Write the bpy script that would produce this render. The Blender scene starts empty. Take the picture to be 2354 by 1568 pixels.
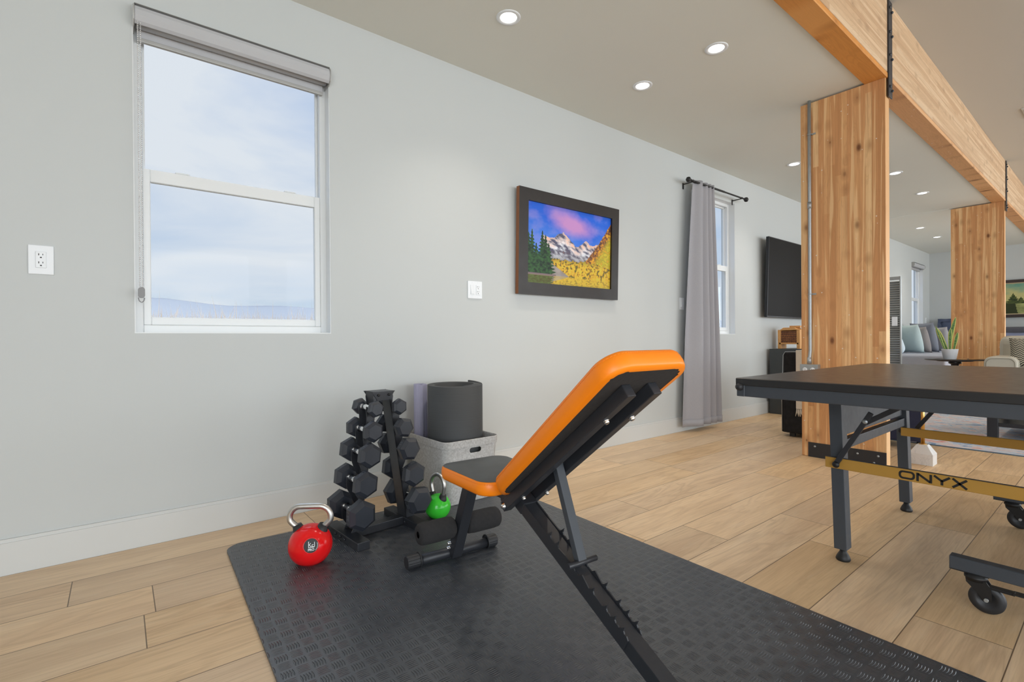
import bpy, bmesh, math, random
from mathutils import Vector, Matrix
random.seed(7)
PI = math.pi
sc = bpy.context.scene
COL = sc.collection

# ------------------------------------------------------------------ camera
def cam_basis(yaw, pitch, roll):
    cy, sy, cp, sp = math.cos(yaw), math.sin(yaw), math.cos(pitch), math.sin(pitch)
    f = Vector((cy*cp, sy*cp, sp)); r = Vector((sy, -cy, 0)); d = f.cross(r)
    cr, sr = math.cos(roll), math.sin(roll)
    return cr*r+sr*d, -sr*r+cr*d, f
CR, CD, CF = cam_basis(.8987, -.0038, .0068)
cam = bpy.data.cameras.new('camera'); camo = bpy.data.objects.new('camera', cam); COL.objects.link(camo)
cam.sensor_width = 36; cam.lens = .9656*18; cam.clip_start = .05; cam.clip_end = 4000
Mx = Matrix.Identity(4)
for i in range(3):
    Mx[i][0] = CR[i]; Mx[i][1] = -CD[i]; Mx[i][2] = -CF[i]
Mx.translation = Vector((0, 0, .925))
camo.matrix_world = Mx
sc.camera = camo
sc.view_settings.view_transform = 'Standard'; sc.view_settings.look = 'None'
sc.view_settings.gamma = 1; sc.view_settings.use_curve_mapping = False
sc.view_settings.exposure = 0.54

# ------------------------------------------------------------------ node helper
class NT:
    def __init__(s, tree): s.t = tree; tree.nodes.clear()
    def n(s, typ, ins=None, **kw):
        nd = s.t.nodes.new(typ)
        for k, v in kw.items(): setattr(nd, k, v)
        if ins:
            for k, v in ins.items(): s.put(nd.inputs[k], v)
        return nd
    def put(s, sock, v):
        if v is None: return
        if isinstance(v, bpy.types.NodeSocket): s.t.links.new(v, sock)
        else:
            if sock.type == 'RGBA' and len(v) == 3: v = (*v, 1)
            sock.default_value = v
    def m(s, op, a, b=None, c=None, clamp=False):
        nd = s.t.nodes.new('ShaderNodeMath'); nd.operation = op; nd.use_clamp = clamp
        for i, v in enumerate((a, b, c)):
            if v is not None: s.put(nd.inputs[i], v)
        return nd.outputs[0]
    def vm(s, op, a, b=None):
        nd = s.t.nodes.new('ShaderNodeVectorMath'); nd.operation = op
        s.put(nd.inputs[0], a)
        if b is not None: s.put(nd.inputs[1], b)
        return nd.outputs[0]
    def xyz(s, v):
        nd = s.n('ShaderNodeSeparateXYZ', {0: v}); return nd.outputs
    def comb(s, x, y, z): return s.n('ShaderNodeCombineXYZ', {0: x, 1: y, 2: z}).outputs[0]
    def noise(s, vec, scale, detail=3, rough=.5, dist=0, out=0):
        return s.n('ShaderNodeTexNoise', {'Vector': vec, 'Scale': scale, 'Detail': detail, 'Roughness': rough, 'Distortion': dist}).outputs[out]
    def ramp(s, fac, stops, interp='LINEAR'):
        nd = s.n('ShaderNodeValToRGB', {0: fac}); cr = nd.color_ramp; cr.interpolation = interp
        while len(cr.elements) < len(stops): cr.elements.new(.5)
        for e, (p, c) in zip(cr.elements, stops):
            e.position = p; e.color = (*c, 1) if len(c) == 3 else c
        return nd.outputs[0]
    def mix(s, f, a, b, blend='MIX'):
        nd = s.t.nodes.new('ShaderNodeMix'); nd.data_type = 'RGBA'; nd.blend_type = blend
        s.put(nd.inputs[0], f); s.put(nd.inputs[6], a); s.put(nd.inputs[7], b)
        return nd.outputs[2]
    def mapr(s, v, a, b, c, d):
        nd = s.n('ShaderNodeMapRange', {0: v, 1: a, 2: b, 3: c, 4: d}); return nd.outputs[0]
    def bump(s, h, strength=.3, dist=.002):
        return s.n('ShaderNodeBump', {'Height': h, 'Strength': strength, 'Distance': dist}).outputs[0]

def lin(r, g, b):
    f = lambda c: (c/255/12.92) if c/255 <= .04045 else ((c/255+.055)/1.055)**2.4
    return (f(r), f(g), f(b))

def new_mat(name):
    m = bpy.data.materials.new(name); m.use_nodes = True
    return m, NT(m.node_tree)
def finish(nt, color, rough=.5, metal=0, normal=None, spec=.5, **kw):
    ins = {'Base Color': color, 'Roughness': rough, 'Metallic': metal, 'Specular IOR Level': spec}
    if normal is not None: ins['Normal'] = normal
    ins.update(kw)
    p = nt.n('ShaderNodeBsdfPrincipled', ins)
    o = nt.n('ShaderNodeOutputMaterial'); nt.t.links.new(p.outputs[0], o.inputs[0])
def simple(name, col, rough=.5, metal=0, var=.06, nscale=40, bump=0, bscale=None, spec=.5, coords='Object', **kw):
    m, nt = new_mat(name)
    tc = nt.n('ShaderNodeTexCoord').outputs[coords]
    nz = nt.noise(tc, nscale, 4)
    c = nt.mix(nz, tuple(x*(1-var) for x in col), tuple(min(1, x*(1+var)) for x in col))
    nrm = None
    if bump: nrm = nt.bump(nt.noise(tc, bscale or nscale, 3), bump, .001)
    r = nt.mapr(nt.noise(tc, nscale*.5, 2), .3, .7, rough*.92, min(1, rough*1.08))
    finish(nt, c, r, metal, nrm, spec, **kw)
    return m

# ------------------------------------------------------------------ world
W = bpy.data.worlds.new('sky'); sc.world = W; W.use_nodes = True
nt = NT(W.node_tree)
d = nt.n('ShaderNodeTexCoord').outputs['Generated']
sx, sy, sz = nt.xyz(d)
zc = nt.m('MAXIMUM', sz, 0.0)
warp = nt.comb(nt.m('DIVIDE', nt.m('ADD', sx, .35), nt.m('ADD', zc, .3)), nt.m('DIVIDE', sy, nt.m('ADD', zc, .22)), nt.m('MULTIPLY', zc, 2.0))
cl = nt.noise(warp, 1.1, 6, .55, .6)
cl2 = nt.noise(warp, .45, 3, .5, .3)
cf = nt.m('ADD', nt.m('MULTIPLY', cl, .65), nt.m('MULTIPLY', cl2, .5))
blue = nt.ramp(zc, [(0, lin(216, 228, 240)), (.10, lin(196, 214, 238)), (.45, lin(160, 188, 234)), (1, lin(140, 170, 222))])
skyc = nt.mix(nt.mapr(cf, .47, .70, 0, .95), blue, lin(234, 238, 246))
skyc = nt.mix(nt.mapr(zc, 0, .06, .6, 0), skyc, lin(238, 243, 250))
# an overcast sky is brighter overhead and on the sun's side (behind the camera, -Y)
over = nt.mapr(sz, .45, .8, 0, 1.6)
sunside = nt.mapr(nt.m('MULTIPLY', sy, -1), -.1, .5, 0, 1)
up = nt.mapr(sz, -.02, .05, 0, 1)
# unseen glow added below the horizon on that side to lift light onto the ceiling
gain = nt.m('ADD', nt.m('ADD', .66, over), nt.m('MULTIPLY', sunside, nt.mapr(up, 0, 1, 3.0, 4.0)))
skyl = nt.mix(nt.m('MULTIPLY', sunside, .9), skyc, (.90, .96, 1.0))
bg = nt.n('ShaderNodeBackground', {0: skyl, 1: gain})
wo = nt.n('ShaderNodeOutputWorld'); nt.t.links.new(bg.outputs[0], wo.inputs[0])
W.cycles.sampling_method = 'MANUAL'; W.cycles.sample_map_resolution = 512

def area(name, loc, rot, sx_, sy_, power=0, color=(1, 1, 1), portal=False):
    l = bpy.data.lights.new(name, 'AREA'); l.shape = 'RECTANGLE'; l.size = sx_; l.size_y = sy_; l.energy = power; l.color = color
    if portal: l.cycles.is_portal = True
    o = bpy.data.objects.new(name, l); COL.objects.link(o); o.location = loc; o.rotation_euler = rot
    return o
# daylight portals in every window opening
RW, BW, ZH = -7.0, -2.6, 2.9          # right wall y, back wall x, head height of the unseen glazing
WINS = [(.057, .934, .963, 2.44), (4.575, 5.452, .963, 2.44), (12.60, 13.47, .963, 2.44)]
RWIN = [(-1.6, 2.4), (3.2, 7.2), (7.8, 13.6)]
BWIN = [(-5.6, -1.0)]
FAR_OPEN = [(-6.0, -1.6)]  # unseen far-wall opening added to bring in more light
for i, (a, b, c, e) in enumerate(WINS): area('window_portal', ((a+b)/2, 2.97, (c+e)/2), (-PI/2, 0, 0), b-a, e-c, portal=True)
for a, b in RWIN: area('window_portal', ((a+b)/2, RW-.17, 1.475), (PI/2, 0, 0), b-a, 2.85, portal=True)
for a, b in BWIN: area('window_portal', (BW-.17, (a+b)/2, 1.25), (PI/2, 0, -PI/2), b-a, 2.4, portal=True)

for a, b in FAR_OPEN: area('window_portal', (14.17, (a+b)/2, 1.25), (PI/2, 0, PI/2), b-a, 2.4, portal=True)
# ------------------------------------------------------------------ mesh builder
class MB:
    def __init__(s): s.bm = bmesh.new(); s.uv = None
    def add(s, vs, fs, M=None, mi=0, smooth=False):
        vv = [s.bm.verts.new((M @ Vector(v)) if M else Vector(v)) for v in vs]
        out = []
        for f in fs:
            try:
                fc = s.bm.faces.new([vv[i] for i in f]); fc.material_index = mi; fc.smooth = smooth; out.append(fc)
            except ValueError: pass
        return vv, out
    def box(s, x0, x1, y0, y1, z0, z1, M=None, mi=0, bev=0, seg=2):
        vs = [(x, y, z) for x in (x0, x1) for y in (y0, y1) for z in (z0, z1)]
        fs = [(0, 1, 3, 2), (4, 6, 7, 5), (0, 4, 5, 1), (2, 3, 7, 6), (0, 2, 6, 4), (1, 5, 7, 3)]
        vv, ff = s.add(vs, fs, None, mi)
        if bev:
            ed = list({e for f in ff for e in f.edges})
            r = bmesh.ops.bevel(s.bm, geom=ed, offset=bev, segments=seg, profile=.6, affect='EDGES')
            vv = list({v for f in r['faces'] for v in f.verts} | {v for v in vv if v.is_valid})
            for f in r['faces']: f.material_index = mi
            al = set()
            for v in vv:
                for f in v.link_faces: f.material_index = mi; al.update(f.verts)
            vv = list(al)
        if M:
            for v in vv: v.co = M @ v.co
        return s
    def beam(s, p, q, w, h, up=(0, 0, 1), mi=0, bev=0, ext=0):
        """rectangular bar from p to q; w across, h along 'up'"""
        p, q = Vector(p), Vector(q); x = (q-p); L = x.length; x.normalize()
        z = Vector(up); z = (z-x*z.dot(x)).normalized(); y = z.cross(x)
        M = Matrix(((x.x, y.x, z.x, p.x), (x.y, y.y, z.y, p.y), (x.z, y.z, z.z, p.z), (0, 0, 0, 1)))
        return s.box(-ext, L+ext, -w/2, w/2, -h/2, h/2, M, mi, bev)
    def tube(s, pts, r, n=14, mi=0, closed=False, caps=True, smooth=True):
        pts = [Vector(p) for p in pts]; rs = r if isinstance(r, (list, tuple)) else [r]*len(pts)
        N = len(pts); rings = []; prev = None
        for i, p in enumerate(pts):
            if closed: t = (pts[(i+1) % N]-pts[i-1])
            else: t = pts[min(i+1, N-1)]-pts[max(i-1, 0)]
            t.normalize()
            if prev is None:
                a = Vector((0, 0, 1)) if abs(t.z) < .9 else Vector((1, 0, 0))
                u = a.cross(t).normalized()
            else: u = (prev-t*prev.dot(t)).normalized()
            prev = u; v = t.cross(u)
            rings.append([s.bm.verts.new(p+(u*math.cos(2*PI*k/n)+v*math.sin(2*PI*k/n))*rs[i]) for k in range(n)])
        for i in range(N if closed else N-1):
            A, B = rings[i], rings[(i+1) % N]
            for k in range(n):
                f = s.bm.faces.new((A[k], A[(k+1) % n], B[(k+1) % n], B[k])); f.smooth = smooth; f.material_index = mi
        if caps and not closed:
            for rg, rev in ((rings[0], True), (rings[-1], False)):
                f = s.bm.faces.new(rg[::-1] if rev else rg); f.material_index = mi
        return s
    def cyl(s, p, q, r, n=20, mi=0, r2=None): return s.tube([p, q], [r, r if r2 is None else r2], n, mi)
    def lathe(s, prof, M=None, n=32, mi=0, smooth=True, flat=()):
        """prof: (r, z) list, revolved about z"""
        rings = []
        for r, z in prof:
            if r < 1e-6: rings.append([s.bm.verts.new((M @ Vector((0, 0, z))) if M else (0, 0, z))])
            else:
                rings.append([s.bm.verts.new((M @ Vector((r*math.cos(2*PI*k/n), r*math.sin(2*PI*k/n), z))) if M else (r*math.cos(2*PI*k/n), r*math.sin(2*PI*k/n), z)) for k in range(n)])
        for i in range(len(rings)-1):
            A, B = rings[i], rings[i+1]
            for k in range(n):
                k2 = (k+1) % n
                try:
                    if len(A) == 1 and len(B) == 1: continue
                    if len(A) == 1: f = s.bm.faces.new((A[0], B[k2], B[k]))
                    elif len(B) == 1: f = s.bm.faces.new((A[k], A[k2], B[0]))
                    else: f = s.bm.faces.new((A[k], A[k2], B[k2], B[k]))
                    f.smooth = smooth; f.material_index = mi
                except ValueError: pass
        return s
    def prism(s, poly, h0, h1, M=None, mi=0):
        """poly: (x, y) outline, extruded z h0..h1"""
        n = len(poly)
        vs = [(x, y, h0) for x, y in poly]+[(x, y, h1) for x, y in poly]
        fs = [tuple(range(n))[::-1], tuple(range(n, 2*n))]+[(i, (i+1) % n, n+(i+1) % n, n+i) for i in range(n)]
        s.add(vs, fs, M, mi)
        return s
    def rings(s, rr, mi=0, smooth=False, cap0=False, cap1=False):
        R_ = [[s.bm.verts.new(p) for p in r] for r in rr]; n = len(rr[0])
        for A, B in zip(R_, R_[1:]):
            for k in range(n):
                f = s.bm.faces.new((A[k], A[(k+1) % n], B[(k+1) % n], B[k])); f.smooth = smooth; f.material_index = mi
        if cap0: s.bm.faces.new(R_[0][::-1]).material_index = mi
        if cap1: s.bm.faces.new(R_[-1]).material_index = mi
        return s
    def build(s, name, mats, parent=None, recalc=True, M=None):
        if recalc: bmesh.ops.recalc_face_normals(s.bm, faces=s.bm.faces)
        me = bpy.data.meshes.new(name); s.bm.to_mesh(me); s.bm.free()
        if not isinstance(mats, (list, tuple)): mats = [mats]
        for m in mats: me.materials.append(m)
        o = bpy.data.objects.new(name, me); COL.objects.link(o)
        if parent: o.parent = parent
        if M: o.matrix_local = M
        return o
def tag(o, label=None, cat=None, group=None, kind=None):
    if label: o['label'] = label
    if cat: o['category'] = cat
    if group: o['group'] = group
    if kind: o['kind'] = kind
    return o
def empty(name, loc=(0, 0, 0), rz=0):
    o = bpy.data.objects.new(name, None); COL.objects.link(o); o.location = loc; o.rotation_euler = (0, 0, rz)
    o.empty_display_size = .1
    return o
def copy_tree(o, parent=None):
    c = o.copy(); COL.objects.link(c)
    if parent: c.parent = parent
    for ch in list(o.children): copy_tree(ch, c)
    return c
def T(x=0, y=0, z=0): return Matrix.Translation((x, y, z))
def Rx(a): return Matrix.Rotation(a, 4, 'X')
def Ry(a): return Matrix.Rotation(a, 4, 'Y')
def Rz(a): return Matrix.Rotation(a, 4, 'Z')
def rrect(hx, hy, r, n=6, cx=0, cy=0):
    out = []
    for (sx_, sy_, a0) in ((1, 1, 0), (-1, 1, PI/2), (-1, -1, PI), (1, -1, 3*PI/2)):
        for k in range(n+1):
            a = a0+PI/2*k/n
            out.append((cx+sx_*(hx-r)+r*math.cos(a), cy+sy_*(hy-r)+r*math.sin(a)))
    return out
def boolean(o, cutter):
    md = o.modifiers.new('b', 'BOOLEAN'); md.object = cutter; md.operation = 'DIFFERENCE'; md.solver = 'EXACT'
    dg = bpy.context.evaluated_depsgraph_get()
    me = bpy.data.meshes.new_from_object(o.evaluated_get(dg)); o.modifiers.clear(); o.data = me
    bpy.data.objects.remove(cutter)
def text_mesh(body, size, depth=.0005, bold=0):
    cu = bpy.data.curves.new('t', 'FONT'); cu.body = body; cu.size = size; cu.extrude = depth; cu.align_x = 'CENTER'; cu.align_y = 'CENTER'; cu.offset = bold
    o = bpy.data.objects.new('t', cu); COL.objects.link(o)
    dg = bpy.context.evaluated_depsgraph_get(); me = bpy.data.meshes.new_from_object(o.evaluated_get(dg))
    bpy.data.objects.remove(o); return me
def mesh_obj(name, me, mat, parent=None, M=None):
    me.materials.clear(); me.materials.append(mat)
    o = bpy.data.objects.new(name, me); COL.objects.link(o)
    if parent: o.parent = parent
    if M: o.matrix_local = M
    return o

# ------------------------------------------------------------------ materials
wall_m, nt = new_mat('painted_wall')
tc = nt.n('ShaderNodeTexCoord').outputs['Object']
finish(nt, nt.mix(nt.noise(tc, 1.2, 3), lin(194, 198, 198), lin(198, 202, 202)), .55, 0, nt.bump(nt.noise(tc, 160, 3), .08, .001), .3)
ceil_m, nt = new_mat('painted_ceiling')
tc = nt.n('ShaderNodeTexCoord').outputs['Object']
finish(nt, nt.mix(nt.noise(tc, 1.5, 3), lin(224, 225, 218), lin(228, 229, 222)), .7, 0, nt.bump(nt.noise(tc, 140, 3), .1, .001), .2)
trim_m = simple('white_trim', lin(206, 208, 207), .4, 0, .01, 5)
vinyl_m = simple('white_vinyl', lin(226, 229, 230), .35, 0, .01, 5)
ext_m = simple('exterior_wall', lin(200, 198, 190), .8, 0, .05, 5)

glass_m, nt = new_mat('window_glass')
fr = nt.n('ShaderNodeFresnel', {0: 1.45}).outputs[0]
tr = nt.n('ShaderNodeBsdfTransparent', {0: (.97, .985, .98)}); gl = nt.n('ShaderNodeBsdfGlossy', {0: (1, 1, 1), 'Roughness': .02})
mx = nt.n('ShaderNodeMixShader', {0: nt.m('MULTIPLY', fr, .05)}); nt.t.links.new(tr.outputs[0], mx.inputs[1]); nt.t.links.new(gl.outputs[0], mx.inputs[2])
oo = nt.n('ShaderNodeOutputMaterial'); nt.t.links.new(mx.outputs[0], oo.inputs[0])

# plank floor: uv 'a' = metres from plank start / across, uv 'b' = metres to plank end / row random, colour attribute by plank
floor_m, nt = new_mat('oak_plank_floor')
ua = nt.n('ShaderNodeUVMap', uv_map='a').outputs[0]; ub = nt.n('ShaderNodeUVMap', uv_map='b').outputs[0]
ax, ay, _ = nt.xyz(ua); bx_, by_, _ = nt.xyz(ub)
edge = nt.m('MINIMUM', nt.m('MINIMUM', ax, bx_), nt.m('MINIMUM', ay, nt.m('SUBTRACT', .233, ay)))
seam = nt.mapr(edge, .0008, .0022, 1, 0)
off = nt.m('MULTIPLY', by_, 37.0)
gv = nt.comb(nt.m('ADD', nt.m('MULTIPLY', ax, 1.1), off), nt.m('MULTIPLY', ay, 7.5), off)
n1 = nt.noise(gv, 1.2, 3, .5, .9)
rings_ = nt.m('FRACT', nt.m('MULTIPLY', n1, 6.5))
rings_ = nt.m('ABSOLUTE', nt.m('SUBTRACT', rings_, .5))
fine = nt.noise(nt.comb(nt.m('ADD', nt.m('MULTIPLY', ax, 6), off), nt.m('MULTIPLY', ay, 160), off), 1.0, 3, .6)
cloudy = nt.noise(gv, .9, 2, .5)
c0 = nt.ramp(cloudy, [(.28, lin(214, 182, 144)), (.5, lin(228, 197, 157)), (.72, lin(238, 208, 168))])
c1 = nt.mix(nt.mapr(rings_, .0, .30, nt.mapr(nt.m('FRACT', nt.m('MULTIPLY', by_, 3.7)), 0, 1, .08, .38), 0), c0, lin(168, 134, 98), 'MIX')
c2 = nt.mix(nt.mapr(fine, .42, .72, 0, .35), c1, lin(184, 152, 116))
c3 = nt.mix(nt.mapr(nt.noise(gv, 3.3, 4, .6, .8), .55, .75, 0, .4), c2, lin(230, 206, 174))
hsv = nt.n('ShaderNodeHueSaturation', {'Saturation': nt.mapr(by_, 0, 1, .9, 1.08), 'Value': nt.mapr(nt.m('FRACT', nt.m('MULTIPLY', by_, 7.3)), 0, 1, .9, 1.06), 'Color': c3}).outputs[0]
cfin = nt.mix(seam, hsv, lin(112, 92, 72))
finish(nt, cfin, nt.mapr(fine, .2, .8, .36, .48), 0, nt.bump(nt.m('ADD', nt.m('MULTIPLY', fine, .25), nt.m('MULTIPLY', seam, -1)), .25, .001), .4)

def wood_mat(name, lam_axis, grain_axis, lamw, cols, knots=1.0, rough=.55, specks=True):
    m, nt = new_mat(name)
    tc = nt.n('ShaderNodeTexCoord').outputs['Object']; c = nt.xyz(tc)
    L, G = c['XYZ'.index(lam_axis)], c['XYZ'.index(grain_axis)]
    K = c[[i for i in range(3) if 'XYZ'[i] not in (lam_axis, grain_axis)][0]]
    wob = nt.noise(nt.comb(0, 0, G), .8, 2)
    Lw = nt.m('ADD', L, nt.m('MULTIPLY', wob, .004))
    idx = nt.m('FLOOR', nt.m('DIVIDE', Lw, lamw))
    wn = nt.n('ShaderNodeTexWhiteNoise', {'W': idx}, noise_dimensions='1D').outputs[0]
    seg = nt.m('FLOOR', nt.m('ADD', nt.m('DIVIDE', G, 2.3), nt.m('MULTIPLY', wn, 7)))
    wn2 = nt.n('ShaderNodeTexWhiteNoise', {'Vector': nt.comb(idx, seg, 3)}, noise_dimensions='3D').outputs[0]
    gvec = nt.comb(nt.m('MULTIPLY', L, 9), nt.m('ADD', nt.m('MULTIPLY', G, .9), nt.m('MULTIPLY', wn2, 31)), nt.m('MULTIPLY', K, 9))
    n1 = nt.noise(gvec, 1.5, 4, .5, 1.1)
    rg = nt.m('ABSOLUTE', nt.m('SUBTRACT', nt.m('FRACT', nt.m('MULTIPLY', n1, 11)), .5))
    fine = nt.noise(nt.comb(nt.m('MULTIPLY', L, 120), nt.m('MULTIPLY', G, 3), nt.m('MULTIPLY', K, 120)), 1, 3, .6)
    base = nt.ramp(wn2, [(0, cols[0]), (.35, cols[1]), (.7, cols[2]), (1, cols[3])])
    b2 = nt.mix(nt.mapr(rg, 0, .25, .2, 0), base, tuple(x*.62 for x in cols[0]))
    b3 = nt.mix(nt.mapr(fine, .35, .7, .25, 0), b2, tuple(x*.75 for x in cols[1]))
    # resin pockets of lighter sapwood
    sap = nt.noise(nt.comb(nt.m('MULTIPLY', L, 34), nt.m('MULTIPLY', G, .8), 0), 1, 2, .5, .4)
    b3 = nt.mix(nt.mapr(sap, .56, .60, 0, .7), b3, cols[3])
    b3 = nt.mix(nt.mapr(sap, .44, .38, 0, .4), b3, tuple(x*.85 for x in cols[0]))
    kv = nt.comb(nt.m('MULTIPLY', L, 12), nt.m('MULTIPLY', G, 6.5), nt.m('MULTIPLY', K, 3))
    vo = nt.n('ShaderNodeTexVoronoi', {'Vector': kv, 'Scale': 1.0, 'Randomness': 1.0}); dist = vo.outputs['Distance']
    pick = nt.m('GREATER_THAN', nt.xyz(vo.outputs['Color'])[0], .52)
    kn = nt.m('MULTIPLY', nt.mapr(nt.m('MULTIPLY', dist, nt.mapr(nt.xyz(vo.outputs['Color'])[2], 0, 1, .8, 2.2)), .07*knots, .19*knots+.001, 1, 0), pick)
    halo = nt.m('MULTIPLY', nt.mapr(dist, .1, .42, .6, 0), pick)
    b4 = nt.mix(halo, b3, tuple(x*.72 for x in cols[0]))
    b5 = nt.mix(nt.m('MULTIPLY', kn, nt.mapr(nt.xyz(vo.outputs['Color'])[1], 0, 1, .25, .95)), b4, lin(104, 60, 34))
    if specks:
        sp = nt.n('ShaderNodeTexVoronoi', {'Vector': tc, 'Scale': 23.0, 'Randomness': 1.0})
        spk = nt.m('MULTIPLY', nt.m('LESS_THAN', sp.outputs['Distance'], .11), nt.m('GREATER_THAN', nt.xyz(sp.outputs['Color'])[1], .82))
        b5 = nt.mix(nt.m('MULTIPLY', spk, .8), b5, lin(232, 222, 208))
    seamd = nt.m('ABSOLUTE', nt.m('SUBTRACT', nt.m('FRACT', nt.m('DIVIDE', Lw, lamw)), .5))
    b6 = nt.mix(nt.mapr(seamd, .475, .5, 0, .5), b5, tuple(x*.55 for x in cols[0]))
    finish(nt, b6, rough, 0, nt.bump(fine, .15, .001), .35)
    return m
C_OR = (lin(200, 142, 92), lin(216, 158, 106), lin(226, 172, 118), lin(240, 200, 148))
C_PALE = (lin(196, 160, 124), lin(204, 170, 134), lin(212, 180, 144), lin(222, 194, 160))
col_m = wood_mat('glulam_column_wood', 'Y', 'Z', .038, C_OR)
colside_m = wood_mat('glulam_column_edge_wood', 'Y', 'Z', .2, (lin(222, 172, 118), lin(228, 180, 128), lin(232, 186, 134), lin(240, 200, 150)), .5)
beam_m = wood_mat('glulam_beam_wood', 'Z', 'X', .038, C_PALE, .6)
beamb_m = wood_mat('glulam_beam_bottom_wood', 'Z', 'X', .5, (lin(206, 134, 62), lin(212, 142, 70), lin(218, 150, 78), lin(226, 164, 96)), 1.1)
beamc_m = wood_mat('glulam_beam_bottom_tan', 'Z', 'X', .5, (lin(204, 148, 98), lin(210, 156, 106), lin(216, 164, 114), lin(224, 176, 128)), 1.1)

steel_m = simple('black_powder_coat', lin(46, 48, 53), .38, .1, .1, 60, .1, 400)
steel2_m = simple('dark_grey_powder_coat', lin(64, 69, 76), .5, .1, .05, 60, .12, 500)
rub_m = simple('black_rubber', lin(40, 41, 44), .5, 0, .12, 30, .12, 300)
hex_m = simple('urethane_black', lin(48, 52, 60), .40, 0, .15, 18, .1, 260)
chrome_m = simple('chrome', (.82, .83, .84), .12, 1, .03, 20)
brush_m = simple('brushed_steel', (.62, .61, .59), .38, 1, .1, 60)
galv_m = simple('galvanised_steel', (.44, .47, .49), .5, .85, .15, 30)
clip_m = simple('grey_plastic', lin(140, 141, 143), .6, 0, .03, 20)
mark_m = simple('raised_marking_sheen', lin(84, 88, 96), .4, 0, .1, 18)  # lighter than the heads: gloss on the raised edges put into the colour
foam_m = simple('black_foam', lin(40, 39, 40), .95, 0, .25, 160, .6, 500)
orange_m = simple('orange_vinyl', (1.0, .25, .004), .38, 0, .04, 12, .12, 60, Coat_Weight=0.0) if False else simple('orange_vinyl', (1.0, .25, .004), .4, 0, .04, 12, .1, 60)
blackvinyl_m = simple('black_vinyl', lin(62, 65, 66), .42, 0, .08, 25, .15, 700)
fabric_blk_m = simple('black_backing_fabric', lin(44, 40, 38), .95, 0, .3, 220, .4, 800)
gold_m = simple('gold_paint', lin(190, 146, 68), .4, .25, .03, 40)
red_m = simple('red_urethane', (.80, .008, .010), .18, 0, .03, 20)
green_m = simple('green_urethane', (.05, .62, .04), .2, 0, .05, 20)
black_m = simple('matte_black', lin(22, 22, 23), .5, 0, .1, 30)
ink_m = simple('black_ink', lin(24, 22, 20), .6, 0, .02, 30)
white_m = simple('white_plastic', lin(232, 236, 240), .35, 0, .01, 30)
print_m = simple('white_print', lin(225, 228, 230), .5, 0, .01, 30)
grey_m = simple('grey_shade_fabric', lin(184, 185, 188), .8, 0, .04, 8, .3, 500)
lip_m = simple('painted_valance_metal', lin(172, 172, 170), .45, .1, .03, 30)
curtain_m, nt = new_mat('grey_curtain_fabric')
tc = nt.n('ShaderNodeTexCoord').outputs['Object']
cx_, cy_, cz_ = nt.xyz(tc)
wv = nt.noise(nt.comb(nt.m('MULTIPLY', cx_, 900), nt.m('MULTIPLY', cy_, 900), nt.m('MULTIPLY', cz_, 120)), 1, 2)
finish(nt, nt.mix(wv, lin(150, 149, 154), lin(176, 175, 180)), .9, 0, nt.bump(wv, .2, .001), .2)
gm, nt = new_mat('tread_plate_mat')
tc = nt.n('ShaderNodeTexCoord').outputs['Object']; X_, Y_, Z_ = nt.xyz(tc)
P = .0415
u = nt.m('DIVIDE', X_, P); v = nt.m('DIVIDE', Y_, P)
iu, iv = nt.m('FLOOR', u), nt.m('FLOOR', v); fu, fv = nt.m('FRACT', u), nt.m('FRACT', v)
par = nt.m('ABSOLUTE', nt.m('MODULO', nt.m('ADD', iu, iv), 2))
lenx = nt.m('ADD', nt.m('MULTIPLY', fu, par), nt.m('MULTIPLY', fv, nt.m('SUBTRACT', 1, par)))      # across the ridges
leny = nt.m('ADD', nt.m('MULTIPLY', fv, par), nt.m('MULTIPLY', fu, nt.m('SUBTRACT', 1, par)))
st = nt.m('SUBTRACT', nt.m('FRACT', nt.m('MULTIPLY', nt.m('MAP_RANGE' if False else 'SUBTRACT', lenx, .06), 5.68)), .5)
vv_ = nt.m('MULTIPLY', nt.m('SUBTRACT', leny, .5), 2.3)
wid = nt.m('SUBTRACT', 1, nt.m('MULTIPLY', vv_, vv_))
lens = nt.m('MAXIMUM', nt.m('SUBTRACT', nt.m('MULTIPLY', wid, .42), nt.m('ABSOLUTE', st)), 0)
inside = nt.m('MULTIPLY', nt.m('GREATER_THAN', lenx, .06), nt.m('LESS_THAN', lenx, .94))
hgt = nt.m('MULTIPLY', nt.m('MINIMUM', nt.m('MULTIPLY', lens, 4), 1), inside)
nz = nt.noise(tc, 6, 4)
dust = nt.n('ShaderNodeTexVoronoi', {'Vector': tc, 'Scale': 14.0}); dsp = nt.m('MULTIPLY', nt.m('LESS_THAN', dust.outputs['Distance'], .012), nt.m('GREATER_THAN', nt.xyz(dust.outputs['Color'])[0], .6))
finish(nt, nt.mix(nt.m('MULTIPLY', dsp, .6), nt.mix(nz, lin(60, 64, 70), lin(72, 76, 83)), lin(190, 190, 190)),
       nt.mapr(nz, .3, .7, .30, .37), 0, nt.bump(hgt, 1.0, .0018), .8)
mat_m = gm
felt_m, nt = new_mat('grey_felt')
tc = nt.n('ShaderNodeTexCoord').outputs['Object']
f1 = nt.noise(tc, 90, 5, .7); f2 = nt.noise(tc, 9, 4, .6)
cc = nt.mix(nt.mapr(f1, .35, .65, 0, 1), lin(172, 170, 168), lin(206, 205, 204)); cc = nt.mix(nt.mapr(f2, .52, .75, 0, .4), cc, lin(160, 156, 150))
finish(nt, cc, .95, 0, nt.bump(f1, .3, .001), .1)
roll_m, nt = new_mat('black_foam_mat')
tc = nt.n('ShaderNodeTexCoord').outputs['Object']; _, _, rz_ = nt.xyz(tc)
bd = nt.noise(nt.comb(0, 0, rz_), 150, 2)
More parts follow.
